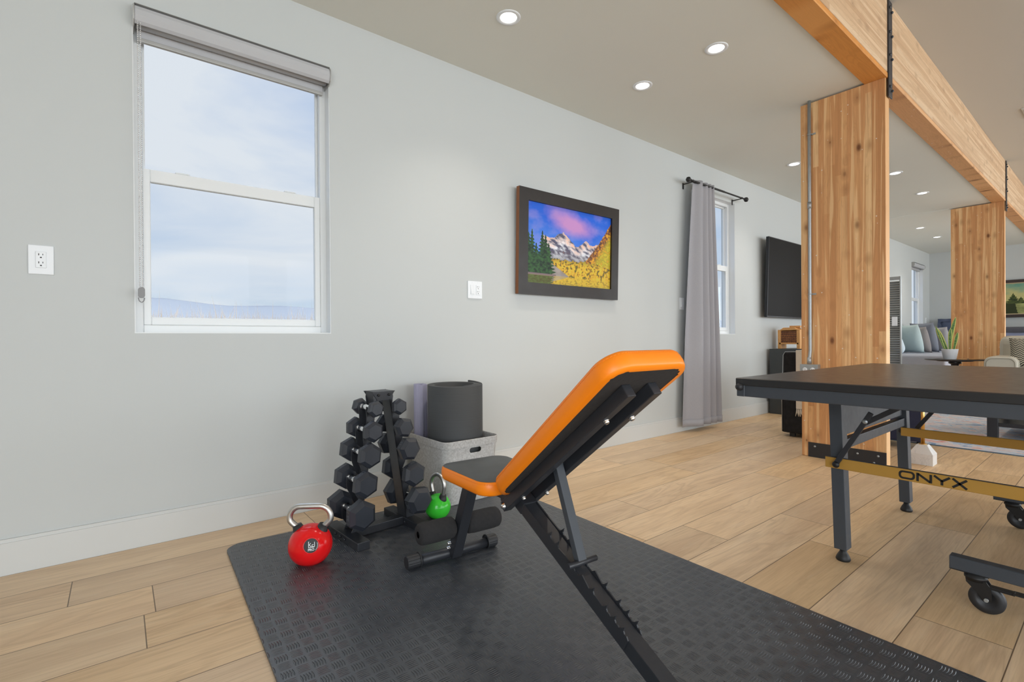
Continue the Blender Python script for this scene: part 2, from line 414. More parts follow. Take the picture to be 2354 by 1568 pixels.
finish(nt, nt.mix(bd, lin(62, 64, 66), lin(74, 76, 78)), .6, 0, nt.bump(bd, .4, .001), .35)
purple_m, nt = new_mat('lavender_yoga_mat')
tc = nt.n('ShaderNodeTexCoord').outputs['Object']; px_, py_, pz_ = nt.xyz(tc)
an = nt.m('ARCTAN2', py_, px_); bd = nt.m('SINE', nt.m('MULTIPLY', an, 55))
finish(nt, nt.mix(nt.mapr(bd, -1, 1, 0, 1), lin(160, 160, 190), lin(186, 186, 214)), .7, 0, nt.bump(bd, .6, .0015), .3)
table_m = simple('table_top_laminate', lin(56, 50, 47), .33, 0, .03, 50, .03, 600, spec=.8)
navy_m = simple('navy_velvet', lin(38, 42, 66), .85, 0, .1, 40)
velvet_m = simple('black_velvet', lin(20, 20, 22), .9, 0, .2, 60)
cream_m = simple('cream_knit', lin(214, 205, 190), .95, 0, .12, 200, .5, 300)
marble_m, nt = new_mat('white_marble')
tc = nt.n('ShaderNodeTexCoord').outputs['Object']
ve = nt.noise(tc, 9, 6, .6, 1.5)
finish(nt, nt.mix(nt.mapr(nt.m('ABSOLUTE', nt.m('SUBTRACT', ve, .52)), 0, .03, .3, 0), lin(226, 226, 226), lin(176, 178, 182)), .3, 0, None, .5)
brass_m = simple('brass', (.72, .47, .17), .28, 1, .05, 30)
cabinet_m = simple('charcoal_cabinet', lin(62, 66, 68), .5, 0, .05, 20)
screen_m = simple('tv_screen', lin(14, 14, 15), .5, 0, .25, 260, spec=.12)
bezel_m = simple('tv_bezel', lin(44, 46, 50), .35, .4, .05, 30)
pine_m = wood_mat('pine_frame_wood', 'X', 'Z', .3, (lin(206, 146, 84), lin(212, 154, 92), lin(218, 162, 100), lin(224, 170, 108)), .01, .5, False)
leather_m = simple('beige_leather', lin(188, 183, 168), .45, 0, .05, 8, .2, 120)
bed_m = simple('grey_blue_cotton', lin(172, 178, 192), .9, 0, .06, 12, .4, 14)
teal_m = simple('teal_linen', lin(176, 194, 196), .9, 0, .05, 30, .3, 60)
taupe_m = simple('taupe_linen', lin(140, 136, 136), .9, 0, .06, 30, .4, 30)
slate_m = simple('slate_linen', lin(122, 128, 140), .9, 0, .06, 30, .4, 30)
greyc_m = simple('grey_linen', lin(160, 160, 164), .9, 0, .06, 30, .4, 30)
navyc_m = simple('navy_cotton', lin(80, 88, 108), .85, 0, .08, 20, .4, 30)
pale_m = simple('pale_blue_cotton', lin(205, 220, 228), .9, 0, .03, 30)
dkwood_m = simple('espresso_wood', lin(44, 37, 34), .35, 0, .15, 20)
pot_m = simple('white_pot_glaze', lin(225, 228, 232), .3, 0, .01, 20)
soil_m = simple('potting_soil', lin(92, 66, 44), 1, 0, .4, 120, .8, 100)
leaf_m, nt = new_mat('snake_plant_leaf')
ul = nt.n('ShaderNodeUVMap', uv_map='a').outputs[0]; lu, lv, _ = nt.xyz(ul)
edge = nt.mapr(nt.m('ABSOLUTE', nt.m('SUBTRACT', lu, .5)), .30, .36, 0, 1)
bands = nt.noise(nt.comb(nt.m('MULTIPLY', lu, 1.5), nt.m('MULTIPLY', lv, 26), 0), 1, 3, .6, 1)
finish(nt, nt.mix(edge, nt.mix(nt.mapr(bands, .4, .6, 0, 1), lin(66, 112, 66), lin(128, 160, 104)), lin(208, 208, 110)), .4, 0, None, .4)
louv_m = simple('silver_louver', (.36, .38, .38), .35, .7, .2, 12)
rug_m, nt = new_mat('faded_oriental_rug')
tc = nt.n('ShaderNodeTexCoord').outputs['Object']; gx, gy, gz = nt.xyz(tc)
r1 = nt.noise(nt.comb(nt.m('MULTIPLY', gx, 12), nt.m('MULTIPLY', gy, 7), 0), 1, 5, .75, .8); r2 = nt.noise(tc, 2.3, 4, .6, .5); r3 = nt.noise(nt.comb(nt.m('MULTIPLY', gx, 22), nt.m('MULTIPLY', gy, 8), 4), 1, 4, .7)
rc = nt.ramp(r1, [(.36, lin(96, 134, 178)), (.45, lin(190, 204, 218)), (.54, lin(222, 210, 206)), (.63, lin(212, 144, 132))])
rc = nt.mix(nt.mapr(r2, .45, .6, 0, .35), rc, lin(176, 190, 206)); rc = nt.mix(nt.mapr(r3, .6, .75, 0, .6), rc, lin(206, 150, 138))
finish(nt, rc, .95, 0, None, .1)
herr_m, nt = new_mat('herringbone_fabric')
tc = nt.n('ShaderNodeTexCoord').outputs['Object']; hx_, hy_, hz_ = nt.xyz(tc)
tri = nt.m('ABSOLUTE', nt.m('SUBTRACT', nt.m('FRACT', nt.m('MULTIPLY', hx_, 14)), .5))
hh = nt.m('FRACT', nt.m('ADD', nt.m('MULTIPLY', hz_, 46), nt.m('MULTIPLY', tri, 2.4)))
finish(nt, nt.mix(nt.m('GREATER_THAN', hh, .52), lin(50, 50, 54), lin(206, 198, 176)), .9, 0, None, .2)

def emis(name, c, s):
    m, nt = new_mat(name); e = nt.n('ShaderNodeEmission', {0: c, 1: s}); o = nt.n('ShaderNodeOutputMaterial'); nt.t.links.new(e.outputs[0], o.inputs[0]); return m
lamp_m = emis('downlight_glow', (1.0, .93, .84), 5.0)

# ------------------------------------------------------------------ setting
CZ, CZ2, FX = 2.743, 3.275, 14.0
WY = 2.8
def struct(o): o['kind'] = 'structure'; return o
# floor of individual plank faces
bm = bmesh.new(); uA = bm.loops.layers.uv.new('a'); uB = bm.loops.layers.uv.new('b')
PW = .233; y0 = .221
r0 = int(math.floor((RW-.1-y0)/PW)); r1 = int(math.ceil((WY+.1-y0)/PW))
known = {9: -.147, 7: .06, 0: 2.055, 1: 3.10, 3: 2.714, 6: 3.745}
rowj = random.Random(5)
for r in range(r0, r1):
    ya, yb = y0+r*PW, y0+(r+1)*PW
    ya2, yb2 = max(ya, RW), min(yb, WY)
    if yb2 <= ya2: continue
    L = 1.52
    st_ = known.get(r)
    if st_ is None: st_ = rowj.uniform(0, L)
    k0 = math.floor((BW-st_)/L)
    x = st_+k0*L
    while x < FX:
        xa, xb = max(x, BW), min(x+L, FX)
        if xb > xa:
            rv = rowj.random()
            f = bm.faces.new([bm.verts.new(p) for p in ((xa, ya2, 0), (xb, ya2, 0), (xb, yb2, 0), (xa, yb2, 0))])
            for lp in f.loops:
                cx, cy = lp.vert.co.x, lp.vert.co.y
                lp[uA].uv = (cx-x, cy-ya); lp[uB].uv = (x+L-cx, rv)
        x += L
me = bpy.data.meshes.new('floor'); bm.to_mesh(me); bm.free(); me.materials.append(floor_m)
struct(bpy.data.objects.new('floor', me)); COL.objects.link(bpy.data.objects['floor'])

def wall_with_openings(name, axis, pos, thick, lo, hi, ztop, opens, mats):
    """axis 'x': wall runs along x at y=pos..pos+thick; 'y': along y at x=pos.."""
    m = MB(); cur = lo
    def seg(a, b, z0, z1):
        if b-a < 1e-4 or z1-z0 < 1e-4: return
        if axis == 'x': m.box(a, b, min(pos, pos+thick), max(pos, pos+thick), z0, z1)
        else: m.box(min(pos, pos+thick), max(pos, pos+thick), a, b, z0, z1)
    for (a, b, c, e) in sorted(opens):
        seg(cur, a, 0, ztop); seg(a, b, 0, c); seg(a, b, e, ztop); cur = b
    seg(cur, hi, 0, ztop)
    return struct(m.build(name, mats))
wall_with_openings('wall_left', 'x', WY, .16, BW-.16, FX+.16, CZ+.02, WINS, wall_m)
wall_with_openings('wall_right', 'x', RW, -.16, BW-.16, FX+.16, CZ2+.02, [(a, b, .05, 2.9) for a, b in RWIN], wall_m)
wall_with_openings('wall_back', 'y', BW, -.16, RW, WY, CZ2+.02, [(a, b, .05, 2.45) for a, b in BWIN], wall_m)
wall_with_openings('wall_far', 'y', FX, .16, RW, WY, CZ2+.02, [(a, b, .05, 2.45) for a, b in FAR_OPEN], wall_m)
m = MB(); m.box(BW, FX, 1.20, WY, CZ, CZ+.5); cl_ = struct(m.build('ceiling', ceil_m))
m = MB(); m.box(BW, FX, RW, 1.12, CZ2, CZ2+.1); struct(m.build('ceiling', simple('dimmed_upper_ceiling', lin(192, 189, 182), .7, 0, .01, 2, .1, 140, spec=.2)))  # darker than the other ceiling: colour lowered to offset strong window light
def base_run(name, pts):
    m = MB()
    for (a, b) in pts:
        m.box(a[0], b[0], a[1], b[1], 0, .128); 
        # eased top
        if abs(b[0]-a[0]) > abs(b[1]-a[1]): m.box(a[0], b[0], a[1]+.005, b[1], .128, .142)
        else: m.box(a[0]+.005, b[0], a[1], b[1], .128, .142)
    return struct(m.build(name, trim_m))
base_run('baseboard_left', [((BW, WY-.014), (FX, WY))])
base_run('baseboard_far', [((FX-.014, RW), (FX, WY-.014))])
m = MB(); m.box(9.28, 9.32, 1.64, WY, CZ-.004, CZ+.01); struct(m.build('trim_1', ceil_m))

def window(idx, x0, x1, z0, z1):
    e = struct(empty('window_%d' % idx, ((x0+x1)/2, 2.88, z0)))
    M0 = T(-(x0+x1)/2, -2.88, -z0)
    def mk(name, boxes, mat, par=e, bev=.003):
        m = MB()
        for b in boxes: m.box(*b, M=M0, bev=bev, seg=1)
        return m.build(name, mat, par)
    f = .035; ya, yb = 2.868, 2.93; zm = 1.705
    mk('frame', [(x0, x0+f, ya, yb, z0, z1), (x1-f, x1, ya, yb, z0, z1), (x0+f, x1-f, ya, yb, z1-f, z1), (x0+f, x1-f, ya, yb, z0, z0+.04)], vinyl_m)
    s = .03
    mk('lower_sash', [(x0+f, x0+f+s, 2.872, 2.900, z0+.04, zm+.03), (x1-f-s, x1-f, 2.872, 2.900, z0+.04, zm+.03), (x0+f+s, x1-f-s, 2.872, 2.900, zm-.03, zm+.03), (x0+f+s, x1-f-s, 2.872, 2.900, z0+.04, z0+.078)], vinyl_m)
    mk('upper_sash', [(x0+f, x0+f+.012, 2.902, 2.925, zm+.03, z1-f), (x1-f-.012, x1-f, 2.902, 2.925, zm+.03, z1-f), (x0+f, x1-f, 2.902, 2.925, zm-.02, zm+.035), (x0+f, x1-f, 2.902, 2.925, z1-f-.015, z1-f)], vinyl_m)
    j = .004
    mk('lit_reveal_skin', [(x0, x0+j, 2.802, 2.868, z0, z1), (x1-j, x1, 2.802, 2.868, z0, z1), (x0+j, x1-j, 2.802, 2.868, z0, z0+j), (x0+j, x1-j, 2.802, 2.868, z1-j, z1)], vinyl_m, bev=0)  # white skins added over the reveals, daylight on them put into the colour
    mk('lower_pane', [(x0+f+s, x1-f-s, 2.884, 2.888, z0+.078, zm-.03)], glass_m, bev=0)
    mk('upper_pane', [(x0+f+.012, x1-f-.012, 2.911, 2.915, zm+.035, z1-f-.015)], glass_m, bev=0)
    mk('sash_latch', [(x0+(x1-x0)*q-.03, x0+(x1-x0)*q+.03, 2.874, 2.9, zm+.03, zm+.038) for q in (.22, .78)], vinyl_m)
    return e
for i, w in enumerate(WINS): window(i+1, *w)

# ------------------------------------------------------------------ outside
m = MB()
N = 40
ter, nt = new_mat('dry_field')
tc = nt.n('ShaderNodeTexCoord').outputs['Object']
finish(nt, nt.mix(nt.noise(tc, .6, 4), lin(120, 110, 98), lin(110, 100, 88)), 1, 0, None, .1)
hill_m, nt = new_mat('distant_hill')
tc = nt.n('ShaderNodeTexCoord').outputs['Object']
finish(nt, nt.mix(nt.noise(tc, .004, 4), lin(102, 105, 112), lin(110, 112, 118)), 1, 0, None, 0)
def gh(y): return -.35 if y < 4 else (-.35+(min(y, 12)-4)/8*1.42)
vs, fs = [], []
ys = [2.97, 4, 6, 8, 10, 12, 40, 200, 900]; xs = [-60, -20, -8, 0, 8, 16, 30, 70, 300, 900]
for y in ys:
    for x in xs: vs.append((x*(1 if y < 40 else 2), y, gh(y) if y <= 12 else 1.07))
for j in range(len(ys)-1):
    for i in range(len(xs)-1):
        a = j*len(xs)+i; fs.append((a, a+1, a+1+len(xs), a+len(xs)))
m.add(vs, fs); g = m.build('field', ter); tag(g, kind='structure'); g['label'] = 'pale dry field outside the windows'
m = MB(); vs, fs = [], []
prof = lambda x: 1+.35*math.sin(x*.0042+.6)+.14*math.sin(x*.011+2)+.05*math.sin(x*.031)
K = 90
for i in range(K+1):
    x = -900+i*2900/K; h = 56*prof(x)
    for (y, z) in ((830, 0), (900, h*.55), (980, h*.9), (1060, h), (1300, 0)): vs.append((x, y, z))
for i in range(K):
    for j in range(4): a = i*5+j; fs.append((a, a+1, a+6, a+5))
m.add(vs, fs, smooth=True); hl = m.build('hill_ridge', hill_m); tag(hl, 'low blue hill ridge on the horizon beyond the field', 'hill')
m = MB(); rr = random.Random(3)
for k in range(8000):
    y = rr.uniform(7.2, 12.5); x = rr.uniform(-1.0, 5.0) if k % 3 else rr.uniform(9, 24)
    z0 = gh(y); h = (rr.uniform(1.10, 1.40)+(rr.uniform(.05, .28) if rr.random() < .07 else 0))*1.0-z0
    a = rr.uniform(-.12, .12); b = rr.uniform(-.1, .1); w = rr.uniform(.003, .008)
    p = [Vector((x, y, z0)), Vector((x+a*.4, y, z0+h*.6)), Vector((x+a+b, y, z0+h))]
    m.add([(p[0].x-w, y, p[0].z), (p[0].x+w, y, p[0].z), (p[1].x+w, y, p[1].z), (p[1].x-w, y, p[1].z), (p[2].x, y, p[2].z)], [(0, 1, 2, 3), (3, 2, 4)])
    if rr.random() < .5:
        q = p[1]; m.add([(q.x-.002, y, q.z), (q.x+.002, y, q.z), (q.x+rr.uniform(-.12, .12), y, q.z+rr.uniform(.05, .16))], [(0, 1, 2)])
grass_m = simple('dry_grass', lin(142, 130, 120), 1, 0, .15, 3)
g = m.build('dry_grass', grass_m, recalc=False); tag(g, 'tall pale dry grass stalks outside below the windows', 'grass', kind='stuff')

# ------------------------------------------------------------------ roller blinds
def blind(x0, x1, z1, chain, label):
    e = tag(empty('roller_blind', ((x0+x1)/2, 2.79, z1)), label, 'blind')
    M0 = T(-(x0+x1)/2, -2.79, -z1)
    pf = [(2.865, z1-.004), (2.785, z1-.004), (2.766, z1-.012), (2.757, z1-.030), (2.757, z1-.052), (2.764, z1-.076), (2.775, z1-.086)]
    def strip(name, a, b, pf, th, mat):
        m = MB(); n = len(pf); inner = [(y+th*.9, z-th*.3) for y, z in pf]
        poly = pf+inner[::-1]
        P_ = Matrix(((0, 0, 1, 0), (1, 0, 0, 0), (0, 1, 0, 0), (0, 0, 0, 1)))
        m.prism(poly, a, b, M0 @ P_); return m.build(name, mat, e)
    strip('valance', x0+.006, x1-.006, pf, .003, grey_m)
    m = MB()
    P_ = Matrix(((0, 0, 1, 0), (1, 0, 0, 0), (0, 1, 0, 0), (0, 0, 0, 1)))
    big = [(2.865, z1)]+[(y-.004 if i else y, z+(.004 if i < 3 else 0)) for i, (y, z) in enumerate(pf)]+[(2.79, z1-.094), (2.865, z1-.094)]
    m.prism(big, x0, x0+.005, M0 @ P_); m.build('end_bracket', lip_m, e)
    m = MB(); m.prism(big, x1-.005, x1, M0 @ P_); m.build('end_bracket', lip_m, e)
    m = MB(); m.box(x0+.004, x1-.004, 2.765, 2.868, z1-.002, z1+.0, M=M0); m.build('top_lip', lip_m, e)
    m = MB(); m.cyl(M0 @ Vector((x0+.01, 2.82, z1-.05)), M0 @ Vector((x1-.01, 2.82, z1-.05)), .034, 24); m.build('fabric_roll', grey_m, e)
    m = MB(); m.box(x0+.015, x1-.02, 2.846, 2.853, z1-.115, z1-.05, M=M0); m.build('shade_fabric', grey_m, e)
    m = MB(); m.box(x0+.015, x1-.02, 2.84, 2.859, z1-.131, z1-.112, M=M0, bev=.004); m.build('hem_bar', lip_m, e)
    if chain:
        m = MB(); zt, zb = z1-.08, 1.165
        for xx, ph in ((x0+.016, 0), (x0+.026, .5)):
            n = int((zt-zb)/.0085)
            for k in range(n):
                z = zt-(k+ph)*.0085
                m.lathe([(0, -.0032), (.0026, -.002), (.0036, 0), (.0026, .002), (0, .0032)], M0 @ T(xx, 2.768, z), 6)
        m.build('bead_chain', chrome_m, e)
        m = MB(); m.prism(rrect(.0125, .024, .012, 5), -.008, .008, M0 @ T(x0+.021, 2.768, 1.145) @ Rx(PI/2))
        m.tube([M0 @ Vector((x0+.021+.011*math.cos(a), 2.768, 1.122-.020*math.sin(a))) for a in [PI*i/10 for i in range(11)]], .002, 8)
        m.build('chain_tensioner', clip_m, e)
    return e
blind(.061, .930, 2.436, True, 'grey cassette roller blind rolled up over the large window at left')
blind(12.62, 13.45, 2.436, False, 'small grey roller blind over the farthest window past the cushions')

# ------------------------------------------------------------------ wall plates
def receptacle(parent, cx, cz, w=.033, h=.067, y=0):
    m = MB(); m.box(cx-w/2, cx+w/2, y-.0035, y, cz-h/2, cz+h/2, bev=.0015, seg=1); r = m.build('receptacle', white_m, parent)
    m = MB()
    for dz in (.0165, -.0165):
        m.box(cx-.0075, cx-.0050, y-.0041, y-.0030, cz+dz+.001, cz+dz+.009)
        m.box(cx+.0050, cx+.0070, y-.0041, y-.0030, cz+dz+.002, cz+dz+.0085)
        m.box(cx-.0027, cx+.0027, y-.0041, y-.0030, cz+dz-.0095, cz+dz-.005)
    m.build('socket_slots', ink_m, r)
def plate(name, cx, cz, w, h, label, cat, kinds):
    e = tag(empty(name, (cx, WY, cz)), label, cat)
    m = MB(); m.box(-w/2, w/2, -.006, 0, -h/2, h/2, bev=.0035, seg=2); m.build('cover_plate', white_m, e)
    n = len(kinds); xs_ = [0] if n == 1 else [-.023, .023]
    for k, x in zip(kinds, xs_):
        for dz in (h*.42, -h*.42): m = MB(); m.cyl((x, -.0055, dz), (x, -.0072, dz), .003, 10); m.build('screw', white_m, e)
    for k, x in zip(kinds, xs_):
        if k == 'o': receptacle(e, x, 0, y=-.006)
        else:
            m = MB(); m.box(x-.0165, x+.0165, -.0082, -.006, -.033, .033, bev=.001, seg=1)
            r = m.build('switch_frame', white_m, e)
            m = MB(); m.prism([(-.028, -.008), (.028, -.008), (-.028, -.0125)], x-.012, x+.012, Matrix(((0, 0, 1, 0), (0, 1, 0, 0), (1, 0, 0, 0), (0, 0, 0, 1)))); m.build('rocker', white_m, r)
    return e
plate('wall_outlet', -.247, 1.264, .078, .12, 'white wall outlet beside the large window, at the left edge', 'outlet', 'o')
plate('switch_and_outlet_plate', 1.905, 1.262, .118, .12, 'white double wall plate with rocker switch and outlet, left of the mountain picture', 'switch', 'so')
plate('light_switch', 4.385, 1.265, .075, .12, 'white light switch partly behind the grey curtain', 'switch', 's')
plate('wall_outlet', 13.68, 1.27, .075, .12, 'tiny white outlet on the far end of the window wall by the room corner', 'outlet', 'o')

# ------------------------------------------------------------------ ceiling lights
LP = [(1.738, 2.196, 'round recessed downlight nearest the large window'), (2.952, 1.628, 'round recessed downlight nearest the timber beam'),
      (2.965, 2.197, 'round recessed downlight above the mountain picture, between the two near ones'), (5.563, 2.213, 'round recessed downlight just left of the near timber column'),
      (6.775, 1.647, 'recessed downlight just right of the near timber column'), (7.996, 1.666, 'recessed downlight in the open stretch of ceiling about midway between the two timber columns'),
      (10.527, 2.224, 'recessed downlight beyond the ceiling seam, left one of the far pair'), (11.751, 2.238, 'farthest recessed downlight, close to the far timber column')]
FILL_LP = [(3.2, -1.6), (6.4, -1.6), (9.6, -1.6), (12.4, -1.0)]
for x, y, lab in LP:
    e = tag(empty('recessed_downlight', (x, y, CZ)), lab, 'ceiling light', 'recessed ceiling lights')
    m = MB(); m.lathe([(.046, -.001), (.050, -.0045), (.064, -.005), (.068, -.003), (.069, .0)], None, 40); m.build('trim_ring', white_m, e)
    m = MB(); m.lathe([(0, -.0015), (.047, -.0015)], None, 32); m.build('lens', lamp_m, e)
    l = bpy.data.lights.new('downlight_or_fill_lamp', 'SPOT'); l.energy = 24; l.color = (1, .90, .78); l.spot_size = 1.85; l.spot_blend = 1.0; l.shadow_soft_size = .045
    o = bpy.data.objects.new('downlight_or_fill_lamp', l); COL.objects.link(o); o.parent = e; o.location = (0, 0, -.012)

for i_, (x, y) in enumerate(FILL_LP):  # unseen fill spots without fixtures, added to brighten the far area
    l = bpy.data.lights.new('downlight_or_fill_lamp', 'SPOT'); l.energy = 55; l.color = (1, .95, .90); l.spot_size = 2.4; l.spot_blend = 1.0; l.shadow_soft_size = .09
    o = bpy.data.objects.new('downlight_or_fill_lamp', l); COL.objects.link(o); o.location = (x, y, CZ2-.02)

# ------------------------------------------------------------------ timber frame
def beamobj():
    e = tag(empty('timber_beam', (0, 1.13, 3.0)), 'long pale glulam timber beam running along the ceiling over both columns', 'beam')
    m = MB(); m.box(BW, FX, -.065, .07, CZ-3.0+.03, CZ2-3.0, bev=.003, seg=1); m.build('laminated_beam', beam_m, e)
    for xa_, xb_, mm_ in ((BW, 4.235, beamb_m), (4.236, FX, beamc_m)):
        m = MB(); m.box(xa_, xb_, -.067, .07, CZ-3.0-.012, CZ-3.0+.022, bev=.003, seg=1); m.build('bottom_lamination', mm_, e)
    for x in (4.235, 9.34):
        st = MB(); st.box(x-.03, x+.05, -.0745, -.0665, -.40, .27, bev=.001, seg=1); s_ = st.build('steel_strap', steel_m, e)
        for dz in (.22, .05, -.11, -.33):
            for dx in (-.014, .034):
                b = MB(); b.lathe([(0, -.0), (.009, 0), (.009, .007), (.005, .011), (0, .011)], T(x+dx, -.0745, dz-(.02 if dx > 0 else 0)) @ Rx(PI/2), 6, smooth=False); b.build('bolt', steel_m, s_)
    return e
beamobj()
def column(x, label, base):
    e = tag(empty('timber_column', (x, 1.345, 0)), label, 'column')
    m = MB(); m.box(0, .083, -.272, .275, 0.002, CZ-.012, bev=.002, seg=1)
    o = m.build('laminated_post', [col_m, colside_m], e)
    for f in o.data.polygons:
        if f.normal.y < -.9: f.material_index = 1
    if base:
        m = MB(); m.box(-.007, -.0005, -.272, .228, .0, .112, bev=.001); p = m.build('steel_base_plate', steel_m, e)
        for y, z in ((.18, .085), (-.02, .088), (-.10, .080), (-.225, .082), (-.20, .03)):
            b = MB(); b.lathe([(0, 0), (.008, 0), (.008, .005), (.004, .009), (0, .009)], T(-.007, y, z) @ Ry(-PI/2), 6, smooth=False); b.build('bolt', galv_m, p)
    return e
column(4.19, 'near glulam timber column with metal conduit, behind the ping pong table', True)
column(9.30, 'far glulam timber column behind the potted snake plant', False)
# conduit
e = tag(empty('electrical_conduit', (4.175, 1.552, 0)), 'galvanised conduit pipe with outlet box running down the near timber column', 'conduit')
m = MB(); m.tube([(0, 0, CZ), (0, 0, 2.0), (0, 0, 1.2), (0, 0, .82), (-.012, 0, .775), (-.02, 0, .73)], .0115, 14); m.build('pipe', galv_m, e)
for z in (1.94, .745):
    m = MB(); m.cyl((-.002 if z > 1 else -.018, 0, z-.025), (-.002 if z > 1 else -.018, 0, z+.025), .0145, 14); m.build('coupling', galv_m, e)
for z in (2.485, 1.256):
    m = MB(); m.tube([(.012, -.014, z), (-.006, -.012, z), (-.013, 0, z), (-.006, .012, z), (.012, .014, z)], .0025, 8)
    m.box(.008, .014, -.04, -.012, z-.006, z+.006); m.build('pipe_strap', galv_m, e)
bx = MB(); bx.box(-.035, .0145, -.065, .062, .59, .715, bev=.002); b = bx.build('junction_box', galv_m, e)
for dy in (.025, -.028):
    for zc_ in (.675, .632):
        m = MB(); m.lathe([(0, .002), (.0145, .002), (.0165, 0)], T(-.0352, dy, zc_) @ Ry(-PI/2), 20); r = m.build('receptacle', white_m, b)
        m = MB(); m.box(-.0382, -.037, dy-.0065, dy-.0045, zc_+.001, zc_+.008); m.box(-.0382, -.037, dy+.0045, dy+.0065, zc_+.001, zc_+.008); m.box(-.0382, -.037, dy-.002, dy+.002, zc_-.009, zc_-.005)
        m.build('socket_slots', ink_m, r)
# vent in the higher ceiling
e = tag(empty('ceiling_vent', (7.5, .62, CZ2)), 'pale ceiling vent at the right edge of the picture', 'vent')
m = MB(); m.box(-.18, .18, -.1, .1, -.008, 0, bev=.003); m.build('vent_frame', trim_m, e)
m = MB(); [m.box(-.15, .15, -.075+i*.025, -.065+i*.025, -.013, -.008) for i in range(7)]; m.build('louvers', trim_m, e)

# ------------------------------------------------------------------ mountain picture
pic = tag(empty('framed_mountain_picture', (2.805, 2.757, 1.64)), 'dark wood framed print of snowy mountains and autumn trees above a lake', 'picture')
pic.rotation_euler = (math.radians(1.6), 0, 0)
def ring_frame(m, hx, hz, w, y0_, y1_, mi=0):
    """mitred frame in the xz plane"""
    o_ = [(-hx, -hz), (hx, -hz), (hx, hz), (-hx, hz)]; i_ = [(-hx+w, -hz+w), (hx-w, -hz+w), (hx-w, hz-w), (-hx+w, hz-w)]
    for k in range(4):
        a, b, c, d_ = o_[k], o_[(k+1) % 4], i_[(k+1) % 4], i_[k]
        vs = [(p[0], y, p[1]) for y in (y0_, y1_) for p in (a, b, c, d_)]
        m.add(vs, [(0, 1, 2, 3), (7, 6, 5, 4), (0, 4, 5, 1), (2, 6, 7, 3)], mi=mi)
dkfr_m = simple('distressed_dark_frame', lin(30, 24, 21), .42, 0, .5, 30)
redside_m = simple('red_brown_frame_side', lin(132, 82, 48), .5, 0, .1, 26)
m = MB(); ring_frame(m, .551, .386, .088, -.012, .022); fr_ = m.build('frame', [dkfr_m, redside_m], pic, recalc=True)
for f in fr_.data.polygons:
    if abs(f.normal.x) > .9 and abs(f.center.x) > .5: f.material_index = 1
# artwork: a generic alpine lake scene of flat coloured shapes, printed as one mesh with vertex colours
art_m, nt = new_mat('printed_artwork')
vc = nt.n('ShaderNodeVertexColor', layer_name='ink').outputs[0]
finish(nt, vc, .45, 0, None, .3)
bm = bmesh.new(); lay = bm.loops.layers.float_color.new('ink')
HX, HZ = .464, .299
from mathutils import noise as mn
def fbm(x, y, s=1, o=4):
    v_ = 0; a = 1
    for _ in range(o): v_ += a*mn.noise(Vector((x*s, y*s, 3.7))); s *= 2; a *= .5
    return v_
def mixc(a, b, t): t = max(0, min(1, t)); return tuple(p+(q-p)*t for p, q in zip(a, b))
def art(u, v):
    # u 0..1 left-right, v 0..1 bottom-top
    rf = v < .115
    vv0 = v
    if rf:  # reflection in the lake
        v = .115+(.115-v)*1.9; u = u+.006*mn.noise(Vector((u*90, vv0*20, 0)))
    n = fbm(u*3, v*3, 2)
    sky = mixc(lin(30, 96, 214), lin(96, 150, 232), (v-.55)*-1.2+.5+n*.3)
    pink = math.exp(-((u-.52)/.24)**2-((v-.80+(u-.5)*.25)/.12)**2)*1.25+n*.3
    c = mixc(sky, lin(196, 140, 196), min(.92, pink))
    # far snowy range
    h = .52+.17*max(0, 1-abs(u-.40)/.15)+.10*max(0, 1-abs(u-.68)/.12)+.09*max(0, 1-abs(u-.84)/.11)+.02*fbm(u*9, 0, 2)+.10*max(0, 1-abs(u-.18)/.20)
    if u > .16 and v < h and v > .30:
        r = fbm(u*16+v*10, v*16, 1.2); rock = mixc(lin(84, 84, 108), lin(232, 236, 246), .55+r*1.1)
        rock = mixc(rock, lin(232, 160, 100), max(0, min(.7, (v-h+.16)*6*(.4+r))))
        c = mixc(rock, lin(70, 62, 70), (.46-v)*5)
    # right ridge of autumn forest
    hr = .30+.62*max(0, (u-.62)/.38)**1.25+.012*fbm(u*40, v, 2)
    if u > .5 and v < hr:
        r = fbm(u*26, v*22, 1.5)
        c = mixc(lin(206, 184, 52), lin(110, 126, 48), .45+r)
        c = mixc(c, mixc(lin(78, 58, 48), lin(190, 118, 54), .5+r), max(0, min(1, (v-hr+.24)*8)))
        c = mixc(c, lin(222, 168, 44), max(0, min(.8, (r-.1)*3)))
    # mid yellow aspens
    hm = .33+.025*fbm(u*14, 0, 2)-.15*max(0, u-.75)
    if v < hm and u > .2:
        r = fbm(u*30, v*24, 1.5); c = mixc(lin(214, 146, 34), lin(208, 186, 58), .5+r*1.2)
        c = mixc(c, lin(64, 86, 48), max(0, min(.9, (-r-.18)*4))); c = mixc(c, lin(60, 74, 46), max(0, (v-.27)*7))
    if .27 < u < .47 and v < .27-(u-.27)*.75: c = mixc(lin(120, 114, 112), lin(160, 152, 148), .5+n)
    # left bank
    if u < .28 and v < .25-.35*max(0, u-.06): c = mixc(lin(190, 110, 44), lin(150, 140, 50), .5+fbm(u*20, v*20))
    # conifers on the left
    for (cx, top, w) in ((.02, .62, .05), (.055, .66, .055), (.10, .50, .05), (.165, .66, .06), (.20, .62, .06), (.235, .52, .055), (.13, .40, .05), (.25, .36, .04)):
        if v < top and v > .13:
            wid_ = w*(top-v)/(top-.13)*(1+.5*math.sin(v*150+cx*40))*1.05+.004
            if abs(u-cx) < wid_: c = mixc(lin(24, 44, 34), lin(52, 92, 50), .5+fbm(u*40, v*40))
    if abs(vv0-.118) < .012 and u < .32: c = lin(120, 104, 110)
    if rf:
        c = mixc(c, lin(204, 176, 60), .42 if u > .3 else .12)
    return c
